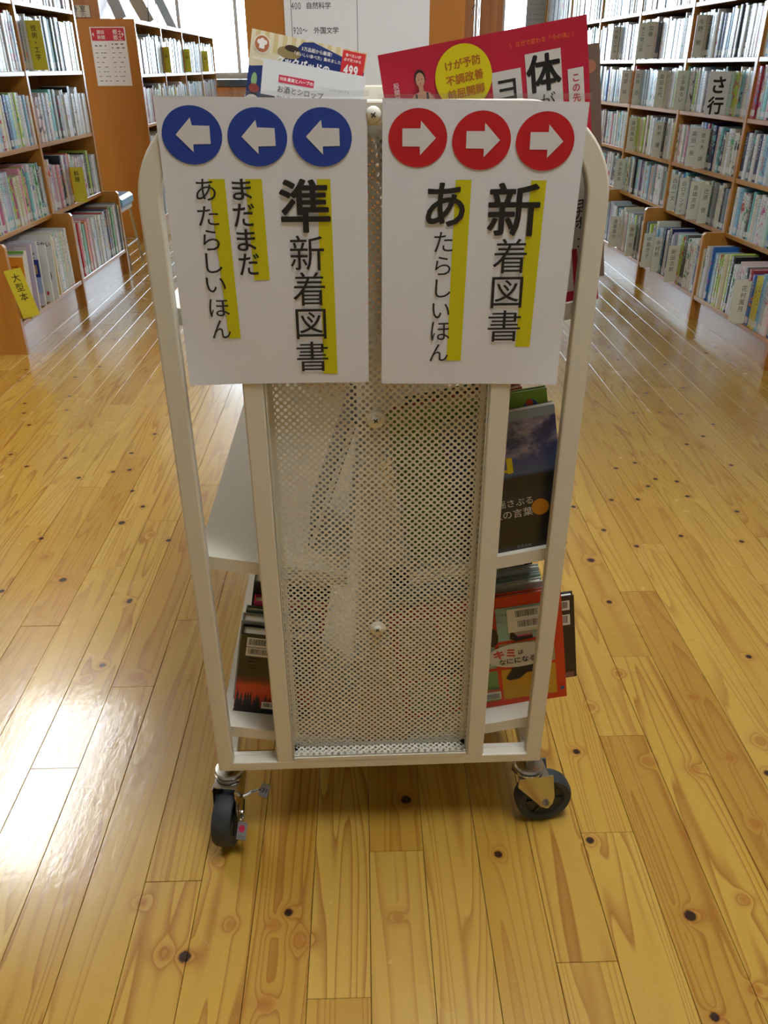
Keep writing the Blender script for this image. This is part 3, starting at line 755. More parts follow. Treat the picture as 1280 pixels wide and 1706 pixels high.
# ------------------------------------------------------------------ stool, things by the windows
def stool():
    t = thing('stool', 'low stool with a pale blue padded seat standing past the end of the left bookcase', 'stool', Matrix.Translation((-1.60, 5.345, 0)))
    seat = plain('pale_blue_vinyl', '7fbcec', .35, coat=.2)
    q = MB(); q.box((-.15, -.15, .36), (.15, .15, .43), seat, ch=.018); q.obj('seat', t, True)
    q = MB(); q.box((-.135, -.135, .34), (.135, .135, .36), plain('seat_base', 'd8d8d8', .4)); q.obj('seat_base', t)
    for a in (-1, 1):
        for b in (-1, 1):
            q = MB(); q.tube([(a*.12, b*.12, .345), (a*.15, b*.15, 0)], .009, CHROME); q.obj('leg', t, True)
    q = MB(); q.tube([(-.138, -.138, .14), (.138, -.138, .14), (.138, .138, .14), (-.138, .138, .14), (-.138, -.138, .14)], .006, CHROME); q.obj('foot_ring', t, True)
stool()
# face-out books leaning on the window-side bookcase, backlit
for i, (y, w, h, ang, col, nm) in enumerate([(6.72, .16, .24, -20, 'a9aab0', 'grey'), (7.55, .2, .3, -28, 'a5a8a6', 'large greenish grey'), (8.55, .15, .27, -24, '9fb2cc', 'pale blue')]):
    G = Matrix.Translation((-1.72, y, 1.4022)) @ Matrix.Rotation(radians(-6), 4, 'Z') @ Matrix.Rotation(radians(ang), 4, 'Y')
    cover_book('display_book', nm+' book leaning on top of the window-side bookcase against the light', 'book', G, w*.5, h*1.0, .02, col, None, 'books leaning on top of the window-side bookcase')
def book_end(y, lab):
    q = MB(); q.tube([(-1.60, y, 1.402), (-1.585, y, 1.55), (-1.56, y, 1.60), (-1.53, y, 1.56), (-1.53, y, 1.402)], .004, BLACKM)
    tag(q.obj('book_end', None, True), lab, 'book end', 'wire book ends on the window-side bookcase')
book_end(7.2, 'thin dark wire book end on the window-side bookcase beside the leaning grey book')
cab = thing('cabinet', 'low brown cabinet with a dark top under the window past the shelves', 'cabinet', Matrix.Translation((-1.72, 10.0, 0)))
boxo('body', (0, 0, 0), (.62, .4, .93), PILLARW, cab, .003); boxo('top', (-.02, -.02, .93), (.64, .4, 1.0), plain('slate_top', '3c4658', .4), cab, .004)
q = MB(); 
bx = thing('box', 'small white box standing before the low brown cabinet', 'box', Matrix.Translation((-1.19, 9.2, 0)))
boxo('carton', (0, 0, 0), (.13, .14, .83), plain('white_card', 'e4e4e4', .6), bx, .003); boxo('lid', (.02, .02, .83), (.11, .12, .88), plain('white_card', 'e4e4e4', .6), bx, .002)
sd = thing('easel', 'slim metal stand in front of the far window left of the bookcase end', 'stand', Matrix.Translation((-.98, 9.0, 0)))
for dx in (0, .055):
    q = MB(); q.tube([(dx, 0, 0), (dx, 0, 1.22)], .008, ALU); q.obj('leg', sd, True)
q = MB(); [q.tube([(0, 0, z), (.055, 0, z)], .005, ALU) for z in (.4, .8, 1.0, 1.1, 1.16)]; q.obj('rung', sd, True)
# right background: pillar with a frame, notice panel
pr_ = boxo('pillar', (1.10, 8.55, 0), (1.255, 8.75, ZC), PILLARW, None, .004); tag(pr_, 'narrow brown wooden pillar above the red book, right of centre', 'pillar')
q = MB(); q.box((1.045, 8.5, 0), (1.062, 8.52, 2.2), ALU); q.box((1.078, 8.5, 0), (1.088, 8.52, 2.2), ALU)
q.tube([(1.0, 8.51, 1.50), (1.03, 8.51, 1.53), (1.02, 8.51, 1.57), (1.07, 8.51, 1.62)], .004, BLACKM)
tag(q.obj('door_frame'), 'thin pale metal frame post beside the narrow brown pillar', 'post')
pn = boxo('partition', (1.52, 7.98, 0), (1.90, 8.02, 2.1), PILLARW, None, .003); tag(pn, 'brown partition at the far end of the right bookcase holding a grey notice', 'partition')
n2 = thing('notice', 'pale grey printed notice on the brown partition at the end of the right bookcase', 'notice', Matrix.Translation((1.415, 7.97, 1.41)))
boxo('sheet', (0, -.001, 0), (.245, 0, .34), plain('grey_paper', 'b9bec4', .5), n2)
P = Print(frame((0, -.001, 0), (1, 0, 0), y=(0, 0, 1))); rn = random.Random(8)
for i in range(8): text_lines(P, .03, .30-i*.036, .20, 1, .03, .006, '8a8e94', rn)
P.obj('print', n2)

# ------------------------------------------------------------------ magazines face-on in the lower left shelf
def art_orange(P, w, h):
    P.rect(.004, .004, w-.006, h-.006, 'd98a24'); P.rect(.06, .004, w-.006, h*.45, 'd9b030'); P.row('アップ', w-.125, h-.055, .032, '9a4a10', .02); P.row('料理の本', w-.125, h-.09, .026, 'c03a1c', .02)
    P.ell(w-.05, h*.48, .018, .02, 'e8d8b8'); P.ell(w-.03, h*.28, .03, .035, 'c87818')
def art_white_photo(P, w, h):
    P.rect(w-.1, h-.02, w-.005, h-.014, 'b8b8b8'); P.ell(w-.05, h*.6, .035, .04, '8a9088'); P.ell(w-.06, h*.42, .025, .025, '30343a'); P.ell(w-.04, h*.25, .04, .045, 'a8b0a0'); P.rect(w-.12, h-.012, w, h, '6fae3e')
def art_lav(P, w, h):
    P.rect(0, 0, w, h*.72, 'b49aa4'); P.rect(w-.07, h-.05, w-.02, h-.012, 'd8d8d8'); P.rect(w-.07, h-.1, w-.02, h-.062, 'd8d8d8'); P.rect(w-.02, 0, w, h, 'cdbfd8')
def art_bluephoto(P, w, h):
    P.rect(w-.05, h*.45, w, h*.72, '2c3c8c'); P.rect(w-.035, h*.5, w-.012, h*.64, 'b89a70'); P.rect(w-.05, h*.2, w, h*.45, 'a8b8e0'); P.row('ピ', w-.012-.03, h*.78, .03, '202020', .02)
def art_title(P, w, h):
    P.row('食べても太らない', .012, h-.043, .024, '24282a', .02); P.ell(w-.06, h*.35, .04, .05, '3c6a4c'); P.rect(w-.09, h-.10, w-.04, h-.066, '303030')
def art_leaf(P, w, h):
    P.col('キッズクッキング', w-.04, h-.05, .017, '505a58'); P.ell(w-.02, h*.16, .006, .01, 'c83040'); P.ell(w-.07, h*.3, .025, .04, '4a8a5c')
def art_yel(P, w, h): P.rect(0, 0, w, h, 'e8c878'); P.rect(w-.03, h-.04, w-.006, h-.01, 'f0efe8')
mags = [(.045, .21, .265, .012, 'f0ead8', art_orange, 'orange cookery magazine facing out in the lower left bookcase shelf', -9), (.115, .21, .272, .030, 'e6e6e0', art_white_photo, 'white magazine with green photographs and green top band, lower shelf of left bookcase', -7),
        (.20, .21, .285, .012, 'c8bcc8', art_lav, 'dusty mauve magazine with two pale stickers, lower shelf of left bookcase', -6), (.27, .21, .285, .014, 'dcdcec', art_bluephoto, 'pale magazine with a small blue photograph, lower shelf of left bookcase', -5),
        (.34, .21, .255, .014, 'e8ecea', art_leaf, 'white booklet with green leaf picture and vertical title, lower shelf of left bookcase', -4), (.41, .21, .288, .010, 'e6e6e4', art_title, 'large white magazine with bold black title, lower shelf of left bookcase', -8),
        (.48, .205, .27, .018, 'e8d8b0', art_yel, 'pale yellow booklet behind the white magazines, lower shelf of left bookcase', -2)]
for y, w, h, tk, col, art, lab, ang in mags:
    G = LMx @ Matrix.Translation((((.122 if y < .1 else .11 if 'title' in lab else .098)-w), y, .1412+.004)) @ Matrix.Rotation(radians(ang), 4, 'X')
    cover_book('magazine', lab, 'magazine', G, w, h, tk, col, art, 'magazines facing out on the lower left shelf', soft=True)
y = .56; R6 = random.Random(2); k = 0
for cn, tk in (('offwhite', .02), ('white', .03), ('white', .014), ('mint', .022), ('cream', .016), ('white', .02), ('offwhite', .02), ('white', .026)):
    q = BookMesh(); q.book(tk, .27+R6.uniform(-.02, .012), .19, lin(CN[cn]), lin('6cbfc0'), R6.random(), Matrix.Identity(4))
    o = link('book', q.mesh('book')); o.matrix_world = LMx @ Matrix.Translation((.078, y, .1404)) @ Matrix.Rotation(pi/2, 4, 'Z'); k += 1
    tag(o, '%s upright book, %s after the magazines on the lower shelf of the left bookcase' % (NICE.get(cn, cn), ORD(k)), 'book', 'upright books after the magazines'); y += tk+.002
W_ = Matrix.Translation((-1.472, 3.4995, .1637)) @ Matrix.Rotation(radians(-11.9), 4, 'Y')
divider(W_, .040, .076, .204, tm_yel, '大型本', .037, .010, 'large yellow divider card reading 大型本 at the near end of the left bookcase', 'yellow divider cards', '3a3a20')


# ------------------------------------------------------------------ the book cart (local: x across, y away from the camera, z up)
CM = Matrix.Translation((.0154, .9227, 0)) @ Matrix.Rotation(radians(.83), 4, 'Z')
LEN = .78
cart = thing('book_cart', 'cream steel double-sided book cart on castors in the middle of the aisle', 'book cart', CM)
def loop_mesh():
    """rounded portal of flat tube: outer half width .2545, top 1.091"""
    q = MB(); w, tk, dp, zt, rr = .2545, .0240, .017, 1.081, .10
    out = [(-w, .14), (-w, zt-rr)]+[(-w+rr-rr*cos(a), zt-rr+rr*sin(a)) for a in [pi/2*i/14 for i in range(1, 15)]]
    out += [(-x, z) for x, z in out[::-1]]
    ri = rr-tk
    inn = [(-w+tk, .1575), (-w+tk, zt-rr)]+[(-w+rr-ri*cos(a), zt-rr+ri*sin(a)) for a in [pi/2*i/14 for i in range(1, 15)]]
    inn += [(-x, z) for x, z in inn[::-1]]
    n = len(out); vs = [(x, 0, z) for x, z in out]+[(x, dp, z) for x, z in out]+[(x, 0, z) for x, z in inn]+[(x, dp, z) for x, z in inn]
    fs = []
    for i in range(n):
        j = (i+1) % n
        fs += [(i, j, 2*n+j, 2*n+i), (n+i, 3*n+i, 3*n+j, n+j), (i, n+i, n+j, j), (2*n+i, 2*n+j, 3*n+j, 3*n+i)]
    q.add(vs, fs, WHITE)
    return q.mesh('frame_loop')
LOOPM = loop_mesh()
def bevmod(o, w=.0025):
    b = o.modifiers.new('bevel', 'BEVEL'); b.width = w; b.segments = 2; b.limit_method = 'ANGLE'; b.angle_limit = radians(50); return o
def pillar_mesh():
    q = MB(); q.box((-.0128, 0, .156), (.0128, .0205, 1.056), WHITE, ch=.002); return q.mesh('upright_bar')
PM = pillar_mesh()
def perf_mesh():
    a, b, r, n = .00487, .00468, .00236, 12; T = .0009
    V = []; F = []
    def sheet(fn, nx, nz, off=0):
        for i in range(nx):
            for j in range(nz):
                if (i+j+off) % 2: continue
                cx, cz = (i+.5)*a*1.0, (j+.5)*b; k = len(V)
                V.extend(fn(*p) for p in ((cx+a, cz, 0), (cx, cz+b, 0), (cx-a, cz, 0), (cx, cz-b, 0)))
                for t in (0, T):
                    for m_ in range(n): an = 2*pi*m_/n; V.append(fn(cx+r*cos(an), cz+r*sin(an), t))
                g = k+4; q_ = n//4
                for c in range(4):
                    c2 = (c+1) % 4
                    F.append([k+c, k+c2]+[g+(q_*(c+1)-t) % n for t in range(q_+1)])
                for m_ in range(n): F.append([g+m_, g+(m_+1) % n, g+n+(m_+1) % n, g+n+m_])
    NX, NZ = 54, 188
    x0, z0 = -a*NX/2, .168
    sheet(lambda x, z, t: (x0+x, .022+t, z0+z), NX, NZ)
    xs_ = .1345                                   # folded flanges towards the viewer, and the bottom tray
    sheet(lambda x, z, t: (-xs_-.0-t*0+0, .0225-x, z0+z), 4, NZ)
    sheet(lambda x, z, t: (xs_, .0225-x, z0+z), 4, NZ)
    sheet(lambda x, z, t: (x0+x, .0225-z, .1665-t), NX, 4)
    me = bpy.data.meshes.new('perforated_panel'); me.from_pydata(V, [], F); me.materials.append(WHITE)
    # solid borders
    return me, x0, z0, a, b, NX, NZ
PERF, px0, pz0, pa, pb, PNX, PNZ = perf_mesh()
def border_mesh():
    q = MB(); x1 = -px0+pa*.5; z1 = min(pz0+pb*PNZ, 1.05)
    q.box((-.1355, .0225, .157), (-.1285, .0231, 1.056), WHITE); q.box((.1285, .0225, .157), (.1355, .0231, 1.056), WHITE)
    q.box((-.1355, .0224, z1-.003), (.1355, .0231, 1.062), WHITE); q.box((-.1355, .0225, .157), (.1355, .0231, pz0+.003), WHITE)
    q.box((-.1355, -.0004, .1568), (.1355, .0035, .1640), WHITE); q.box((-.1355, .002, .1655), (.1355, .0045, .1665), WHITE)
    q.box((-.1355, .0005, .157), (-.1345, .0045, 1.056), WHITE); q.box((.1345, .0005, .157), (.1355, .0045, 1.056), WHITE)
    return q.mesh('panel_flange')
PB = border_mesh()
def screw(parent, x, z, y, washer=True):
    q = MB(); M = Matrix.Translation((x, y, z)) @ Matrix.Rotation(pi/2, 4, 'X'); r = .0085
    if washer: q.lathe([(.0115, 0), (.0115, .0016), (.0085, .003)], WHITE, M, 24); M = M @ Matrix.Translation((0, 0, .002)); r = .0068
    q.lathe([(r*cos(a), .0045*sin(a)) for a in [pi/2*i/6 for i in range(6)]]+[(.0004, .0046)], WHITE, M, 24)
    o = q.obj('screw', parent, True)
    q = MB()
    for a in (45+8, 135+8):
        q.box((-.0031, -.0006, .0036), (.0031, .0006, .0049), BLACKM, M @ Matrix.Rotation(radians(a), 4, 'Z'))
    q.obj('cross_slot', o); return o
for y, rz in ((0, 0), (LEN, pi)):
    E = Matrix.Translation((0, y, 0)) @ Matrix.Rotation(rz, 4, 'Z')
    for nm, me, dx in (('end_frame', LOOPM, 0), ('upright_bar', PM, -.1493), ('upright_bar', PM, .1493), ('perforated_panel', PERF, 0), ('panel_flange', PB, 0)):
        o = link(nm, me, cart); o.matrix_local = E @ Matrix.Translation((dx, 0, 0))
        if nm == 'end_frame': bevmod(o)
for x, z, y, w in ((-.0022, 1.0672, 0, False), (-.002, .7220, .0222, True), (-.002, .3960, .0222, True)): screw(cart, x, z, y, w)
TILT = tan(radians(11))
LEVELS = (.215, .527, .868)
for z0 in LEVELS:
    for s in (-1, 1):
        q = MB(); xo, xi = .2475, .043; zi = z0-(xo-xi)*TILT
        poly = [(s*xo, z0), (s*xi, zi), (s*xi, zi-.0014), (s*(xo-.0014), z0-.0014), (s*(xo-.0014), z0-.019), (s*xo, z0-.019)]
        if s < 0: poly = poly[::-1]
        q.prism(poly[::-1], .0245, LEN-.0245, WHITE)
        for ya, yb in ((.0240, .0255), (LEN-.0255, LEN-.0240)):
            pe = [(s*xo, z0-.0002), (s*xi, zi-.0002), (s*xi, zi-.020), (s*xo, z0-.020)]
            q.prism(pe if s > 0 else pe[::-1], ya, yb, WHITE)
        q.obj('shelf', cart)
        q = MB(); zt = zi+(.178 if z0 < .8 else .222)
        poly = [(s*xi, zi), (s*.0185, zt), (0, zt+.004), (0, zt+.0025), (s*.0172, zt-.001), (s*(xi-.0014), zi)]
        q.prism(poly if s > 0 else poly[::-1], .03, LEN-.03, WHITE); q.obj('back_rest', cart)
boxo('bottom_bar', (-.2543, .0168, .1402), (.2543, .0256, .1573), WHITE, cart, .0008)
for s in (-1, 1):
    boxo('side_rail', (s*.2405-.0135, .025, .1402), (s*.2405+.0135, LEN-.025, .1575), WHITE, cart, .002)
PEDAL = plain('stamped_pedal_steel', 'a4a3aa', .42, .7)
def castor(x, y, turn, brake, label):
    c = link('castor', None, cart); c.matrix_local = Matrix.Translation((x, y, 0)) @ Matrix.Rotation(radians(turn), 4, 'Z'); c['label'] = label
    # local: wheel trails along +x
    r, w, off = .0472, .030, .030
    q = MB(); q.lathe([(.008, .1255), (.008, .1402)], CHROME, None, 16)
    q.lathe([(.012, .1255), (.0215, .1245), (.0235, .121), (.0215, .1170), (.018, .116)], CHROME, None, 28)
    q.lathe([(.019, .1165), (.0235, .1150), (.0235, .1115), (.0200, .1095)], CHROME, None, 28)
    o = q.obj('swivel_head', c, True)
    q = MB()
    q.box((-.020, -.0205, .1065), (.030, .0205, .1098), CHROME, ch=.001)
    for s in (-1, 1):
        poly = [(-.021, .110), (.036, .110), (off+.013, .062), (off+.011, .045), (off+.003, .0375), (off-.008, .040), (off-.017, .052), (-.021, .092)]
        q.prism(poly, s*.0190-.0013, s*.0190+.0013, CHROME)
    q.obj('fork', c)
    q = MB(); Mw = Matrix.Translation((off, 0, r)) @ Matrix.Rotation(pi/2, 4, 'X')
    q.lathe([(.033, -w/2+.002), (.0435, -w/2), (.0462, -w/2+.004), (r, -w/2+.010), (r, w/2-.010), (.0462, w/2-.004), (.0435, w/2), (.033, w/2-.002)], RUBBER, Mw, 48, cap=False)
    q.obj('tyre', c, True)
    q = MB()
    q.lathe([(.010, -.011), (.030, -.010), (.0335, -.0135), (.0335, .0135), (.030, .010), (.010, .011)], DARKRUB, Mw, 40)
    q.lathe([(.012, -.014), (.012, .014)], DARKRUB, Mw, 20)
    for k in range(6):
        q.box((.010, -.0012, -.0125), (.031, .0012, .0125), DARKRUB, Mw @ Matrix.Rotation(k*pi/3, 4, 'Z'))
    q.obj('wheel_centre', c, True)
    q = MB(); q.lathe([(.0062, -.0245), (.0062, .0245)], CHROME, Mw, 6); q.lathe([(.0035, -.027), (.0035, .027)], CHROME, Mw, 12); q.obj('axle_bolt', c)
    if brake:
        # pedals sit beside the wheel: an OFF tab raised, an ON tab low with a red spot
        q = MB()
        q.tube([(.012, .022, .074), (.004, .034, .076), (.002, .048, .080)], .0035, CHROME)
        A = Matrix.Translation((.002, .056, .082)) @ Matrix.Rotation(radians(52), 4, 'Y') @ Matrix.Rotation(radians(-14), 4, 'Z')
        q.box((-.0105, -.0075, 0), (.0105, .0075, .002), PEDAL, A, ch=.0006); o1 = q.obj('release_pedal', c)
        P = Print(A @ frame((0, 0, .0021), (0, 1, 0), y=(-1, 0, 0)), .0001)
        for i, ch in enumerate('OFF'): P.char(ch, -.0046+i*.0046, 0, .0095, '3a3a44', .01)
        P.obj('embossed_letters', o1)
        q = MB(); q.box((off-.004, .0205, .040), (off+.006, .0225, .076), CHROME, ch=.0004)
        q.tube([(off+.001, .0235, .060), (off+.001, .0265, .060)], .0035, CHROME); q.tube([(off+.010, .0235, .052), (off+.010, .0265, .052)], .003, CHROME)
        B = Matrix.Translation((off+.026, .030, .047)) @ Matrix.Rotation(radians(46), 4, 'Y')
        q.box((-.0135, -.0078, 0), (.0135, .0078, .002), PEDAL, B, ch=.0006); o2 = q.obj('brake_pedal', c)
        P = Print(B @ frame((0, 0, .0021), (0, 1, 0), y=(-1, 0, 0)), .0001)
        P.ell(0, .0035, .0048, .0055, 'c42850'); P.char('O', -.003, -.009, .007, '707078'); P.char('N', .003, -.009, .007, '707078'); P.obj('brake_mark', o2)
castor(-.2435, .0235, -99, 1, 'front left castor with brake pedals turned fore and aft')
castor(.2405, .0125, 6, 0, 'front right castor turned sideways')
castor(-.2405, LEN-.0125, 60, 0, None) if False else castor(-.2405, LEN-.0125, 60, 0, 'rear left castor')
castor(.2405, LEN-.0125, 35, 0, 'rear right castor')

# ------------------------------------------------------------------ the two laminated signs
SIGN_L={'glyphs': [('準', 2, -0.0766, 0.9797, 0.0543, 0.0549), ('新', 0, -0.0768, 0.9307, 0.0376, 0.0376), ('着', 0, -0.0766, 0.8914, 0.0365, 0.0374), ('図', 0, -0.076, 0.8514, 0.0345, 0.0349), ('書', 0, -0.0762, 0.813, 0.0368, 0.0358), ('ま', 1, -0.1426, 0.997, 0.0207, 0.0214), ('だ', 1, -0.1426, 0.9711, 0.0232, 0.0237), ('ま', 1, -0.1423, 0.9452, 0.0207, 0.023), ('だ', 1, -0.1413, 0.9193, 0.0228, 0.0235), ('あ', 0, -0.1809, 0.997, 0.0211, 0.0219), ('た', 0, -0.181, 0.9708, 0.0225, 0.02), ('ら', 0, -0.1802, 0.9456, 0.018, 0.0217), ('し', 0, -0.1799, 0.9211, 0.0181, 0.0216), ('い', 0, -0.1801, 0.8973, 0.0219, 0.0167), ('ほ', 0, -0.1791, 0.8716, 0.0226, 0.02), ('ん', 0, -0.1794, 0.8469, 0.0213, 0.0212)], 'bars': [[(-0.0626, 1.0066), (-0.0484, 1.0065), (-0.0475, 0.791), (-0.064, 0.7913)], [(-0.1383, 1.0073), (-0.1209, 1.0071), (-0.1199, 0.902), (-0.1372, 0.9018)], [(-0.1769, 1.0076), (-0.16, 1.0074), (-0.1581, 0.8359), (-0.1717, 0.8357)]], 'circ': [(-0.189, 1.0495, 0.0616, 0.0555), (-0.1222, 1.0472, 0.0614, 0.0558), (-0.0554, 1.0467, 0.0614, 0.0561)], 'arrows': [[(-0.2056, 1.0503), (-0.1894, 1.0661), (-0.1881, 1.0588), (-0.1703, 1.0583), (-0.1707, 1.0413), (-0.1887, 1.0411), (-0.189, 1.0336)], [(-0.1386, 1.0479), (-0.1229, 1.0636), (-0.122, 1.0565), (-0.104, 1.0558), (-0.1039, 1.0389), (-0.1219, 1.0387), (-0.122, 1.0312)], [(-0.0722, 1.0475), (-0.0559, 1.0632), (-0.0552, 1.0557), (-0.0375, 1.0552), (-0.0374, 1.0385), (-0.0552, 1.0382), (-0.0551, 1.0303)]], 'sheet': [(-0.2241, 1.0863), (-0.0083, 1.0815), (-0.0108, 0.78), (-0.2227, 0.7805)]}
SIGN_R={'glyphs': [('新', 2, 0.1499, 0.9737, 0.0571, 0.0554), ('着', 0, 0.1491, 0.9248, 0.0379, 0.0375), ('図', 0, 0.1485, 0.8844, 0.0356, 0.0352), ('書', 0, 0.1479, 0.8457, 0.0381, 0.0367), ('あ', 2, 0.075, 0.9795, 0.0427, 0.045), ('た', 0, 0.074, 0.9409, 0.0207, 0.0213), ('ら', 0, 0.0742, 0.915, 0.0174, 0.0203), ('し', 0, 0.075, 0.89, 0.0176, 0.0205), ('い', 0, 0.0736, 0.8646, 0.0199, 0.0175), ('ほ', 0, 0.0736, 0.8408, 0.0218, 0.022), ('ん', 0, 0.0725, 0.8151, 0.0218, 0.0207)], 'bars': [[(0.1665, 1.0033), (0.1832, 1.0032), (0.1801, 0.8198), (0.1628, 0.8204)], [(0.0852, 1.0046), (0.1023, 1.0045), (0.099, 0.8048), (0.082, 0.8051)]], 'circ': [(0.044, 1.0453, 0.0615, 0.0564), (0.1108, 1.0425, 0.0619, 0.0567), (0.1779, 1.0413, 0.0619, 0.057)], 'arrows': [[(0.0278, 1.0546), (0.0465, 1.0545), (0.047, 1.0617), (0.0628, 1.0453), (0.0465, 1.029), (0.0461, 1.0373), (0.0279, 1.0376)], [(0.0946, 1.0517), (0.1136, 1.0516), (0.1136, 1.0594), (0.1302, 1.0429), (0.1137, 1.0265), (0.1135, 1.0349), (0.0947, 1.0352)], [(0.1618, 1.0503), (0.1809, 1.0502), (0.1807, 1.0576), (0.1971, 1.0412), (0.1811, 1.0254), (0.1808, 1.0334), (0.1621, 1.0337)]], 'sheet': [(0.0072, 1.0827), (0.221, 1.0779), (0.2163, 0.7733), (0.0047, 0.7777)]}
def sign(data, label, disc, xL, xR):
    t = thing('laminated_sign', label, 'sign', CM @ Matrix.Translation((0, -.0018, 0)))
    sh = data['sheet']; q = MB(); n = 10
    def edge(v, bot=0.):
        return v
    vs = []; (ax, az), (bx_, bz), (cx_, cz), (dx_, dz) = sh
    for j in range(n+1):
        for i in range(n+1):
            u, v = i/n, j/n
            x = (ax*(1-u)+bx_*u)*(1-v)+(dx_*(1-u)+cx_*u)*v; z = (az*(1-u)+bz*u)*(1-v)+(dz*(1-u)+cz*u)*v
            curl = -.0035*max(0, v-.86)/.14*max(0, (u-.75)/.25 if xR > 0 else (.25-u)/.25)
            vs.append((x, curl, z))
    fs = [(j*(n+1)+i, (j+1)*(n+1)+i, (j+1)*(n+1)+i+1, j*(n+1)+i+1) for j in range(n) for i in range(n)]
    q.add(vs, fs, PAPER); q.add([(x, y+.0004, z) for x, y, z in vs], [f[::-1] for f in fs], PAPER)
    q.obj('sheet', t, True)
    P = Print(frame((0, 0, 0), (1, 0, 0), y=(0, 0, 1)), .0003)
    for b in data['bars']: P.poly(b, 'dcd30e')
    for c in data['circ']: P.ell(c[0], c[1], c[2]/2, c[3]/2, disc)
    for a in data['arrows']: P.poly(a, 'ece9ec')
    for ch, wt, u, v, w, h in data['glyphs']: P.fit(ch, u, v, w, h, '26211f', (0., .011, .018)[wt])
    P.obj('print', t)
    x0, x1 = min(p[0] for p in sh), max(p[0] for p in sh); zt = max(p[1] for p in sh)
    q = MB(); q.box((x0-.002, -.0001, zt-.002), (x1+.002, .0002, zt+.0035), FILM); q.obj('clear_edge', t)
sign(SIGN_L, 'laminated white sign with three blue discs and left arrows, left on the cart', '2746a8', 0, -1)
sign(SIGN_R, 'laminated white sign with three red discs and right arrows, right on the cart', 'cf1c26', 0, 1)

# ------------------------------------------------------------------ books and magazines on the cart
def cartbook(x, y, z, tilt, lean=0., yaw=0.):
    """frame whose origin is the lower left front corner; tilt turns it in the cart end plane (degrees, + = right side up)"""
    return CM @ Matrix.Translation((x, y, z)) @ Matrix.Rotation(radians(yaw), 4, 'Z') @ Matrix.Rotation(radians(-tilt), 4, 'Y') @ Matrix.Rotation(radians(lean), 4, 'X')
def corner(tr, w, h, tilt):      # lower left corner from the upper right one
    a = radians(tilt); return (tr[0]-w*cos(a)+h*sin(a), tr[1]-w*sin(a)-h*cos(a))
def art_red(P, w, h):
    P.rect(0, 0, w, h, 'c41d3c')
    P.rect(w-.102, h*.05, w-.071, h-.036, 'e6e1dc'); P.up()
    for ch, v in zip('ヨガのポーズ', (.054, .082, .108, .134, .160, .186)): P.char(ch, w-.0865, h-v, .027, '1c1a1a', .014)
    P.up(); P.rect(w-.066, h*.05, w-.0285, h-.025, 'e9e4df'); P.up()
    P.char('体', w-.0475, h-.0455, .0365, '181616', .030); P.char('が', w-.046, h-.0735, .020, '242222')
    for ch, v in zip('かたい人', (.099, .134, .169, .204)): P.char(ch, w-.0475, h-v, .033, '181616', .022)
    P.up(); P.rect(w-.0225, h*.10, w-.006, h-.046, 'ece6e2'); P.up(); P.col('この先も動ける', w-.0143, h-.0505, .0088, 'c41d3c', .02, step=.0095)
    P.rect(w-.036, h*.215, w-.003, h*.52, 'c9beb6'); P.up(); P.col('ヨガポーズ', w-.0168, h*.345+.0165, .0128, '1f1c1c', .025, step=.0104)
    P.ell(w-.131, h-.0345, .0298, .0305, 'eedc14'); P.up()
    P.row('けが予防', w-.150, h-.0225, .0096, 'b4641c', .02, rot=.05); P.row('不調改善', w-.150, h-.0362, .0100, 'b4641c', .02, rot=.05); P.row('前屈開脚', w-.150, h-.0495, .0100, 'b4641c', .02, rot=.05)
    P.row('\u2216ヨガで変わる「今の体」/', w-.081, h-.0145, .0054, 'e0762c', .012)
    P.col('股関節', w-.2020, h-.028, .0062, 'f0dcdc', .01)
    # a woman in a dark vest, cut off at the sign
    u, v = w-.1765, h-.0285
    P.ell(u, v+.0006, .0058, .0080, '2a1c18'); P.ell(u, v-.0010, .0046, .0068, 'd9a58a'); P.rect(u-.0024, v-.0135, u+.0024, v-.005, 'd09a80')
    P.poly([(u-.013, v-.0205), (u-.0085, v-.0140), (u-.003, v-.0120), (u+.003, v-.0120), (u+.0085, v-.0140), (u+.013, v-.0205), (u+.013, v-.045), (u-.013, v-.045)], 'd9a58a')
    P.poly([(u-.0068, v-.0138), (u-.0048, v-.0134), (u-.0045, v-.021), (u+.0045, v-.021), (u+.0048, v-.0134), (u+.0068, v-.0138), (u+.0085, v-.045), (u-.0085, v-.045)], '26242a')
    for s in (-1, 1): P.ell(u+s*.0018, v-.0005, .0007, .0004, '302020', 10)
    P.ell(u, v-.0042, .0011, .0004, 'a84848', 10)
tr = (.2170, 1.1565); w, h = .216, .293; bl = corner(tr, w, h, 9.5)
cover_book('magazine', 'large crimson yoga book with yellow disc, tilted behind the right-hand sign', 'magazine', cartbook(bl[0], .031, bl[1], 9.5), w, h, .011, 'c41d3c', art_red, soft=True)
def art_greybrown(P, w, h): P.ell(w-.012, h-.022, .007, .007, 'b87c64')
tr = (.256, 1.1335); bl = corner(tr, .19, .26, 8.5)
cover_book('book', 'grey-brown book close behind the crimson yoga book, right edge showing', 'book', cartbook(bl[0], .112, bl[1], 8.5), .19, .26, .016, '7d6a5c', art_greybrown)

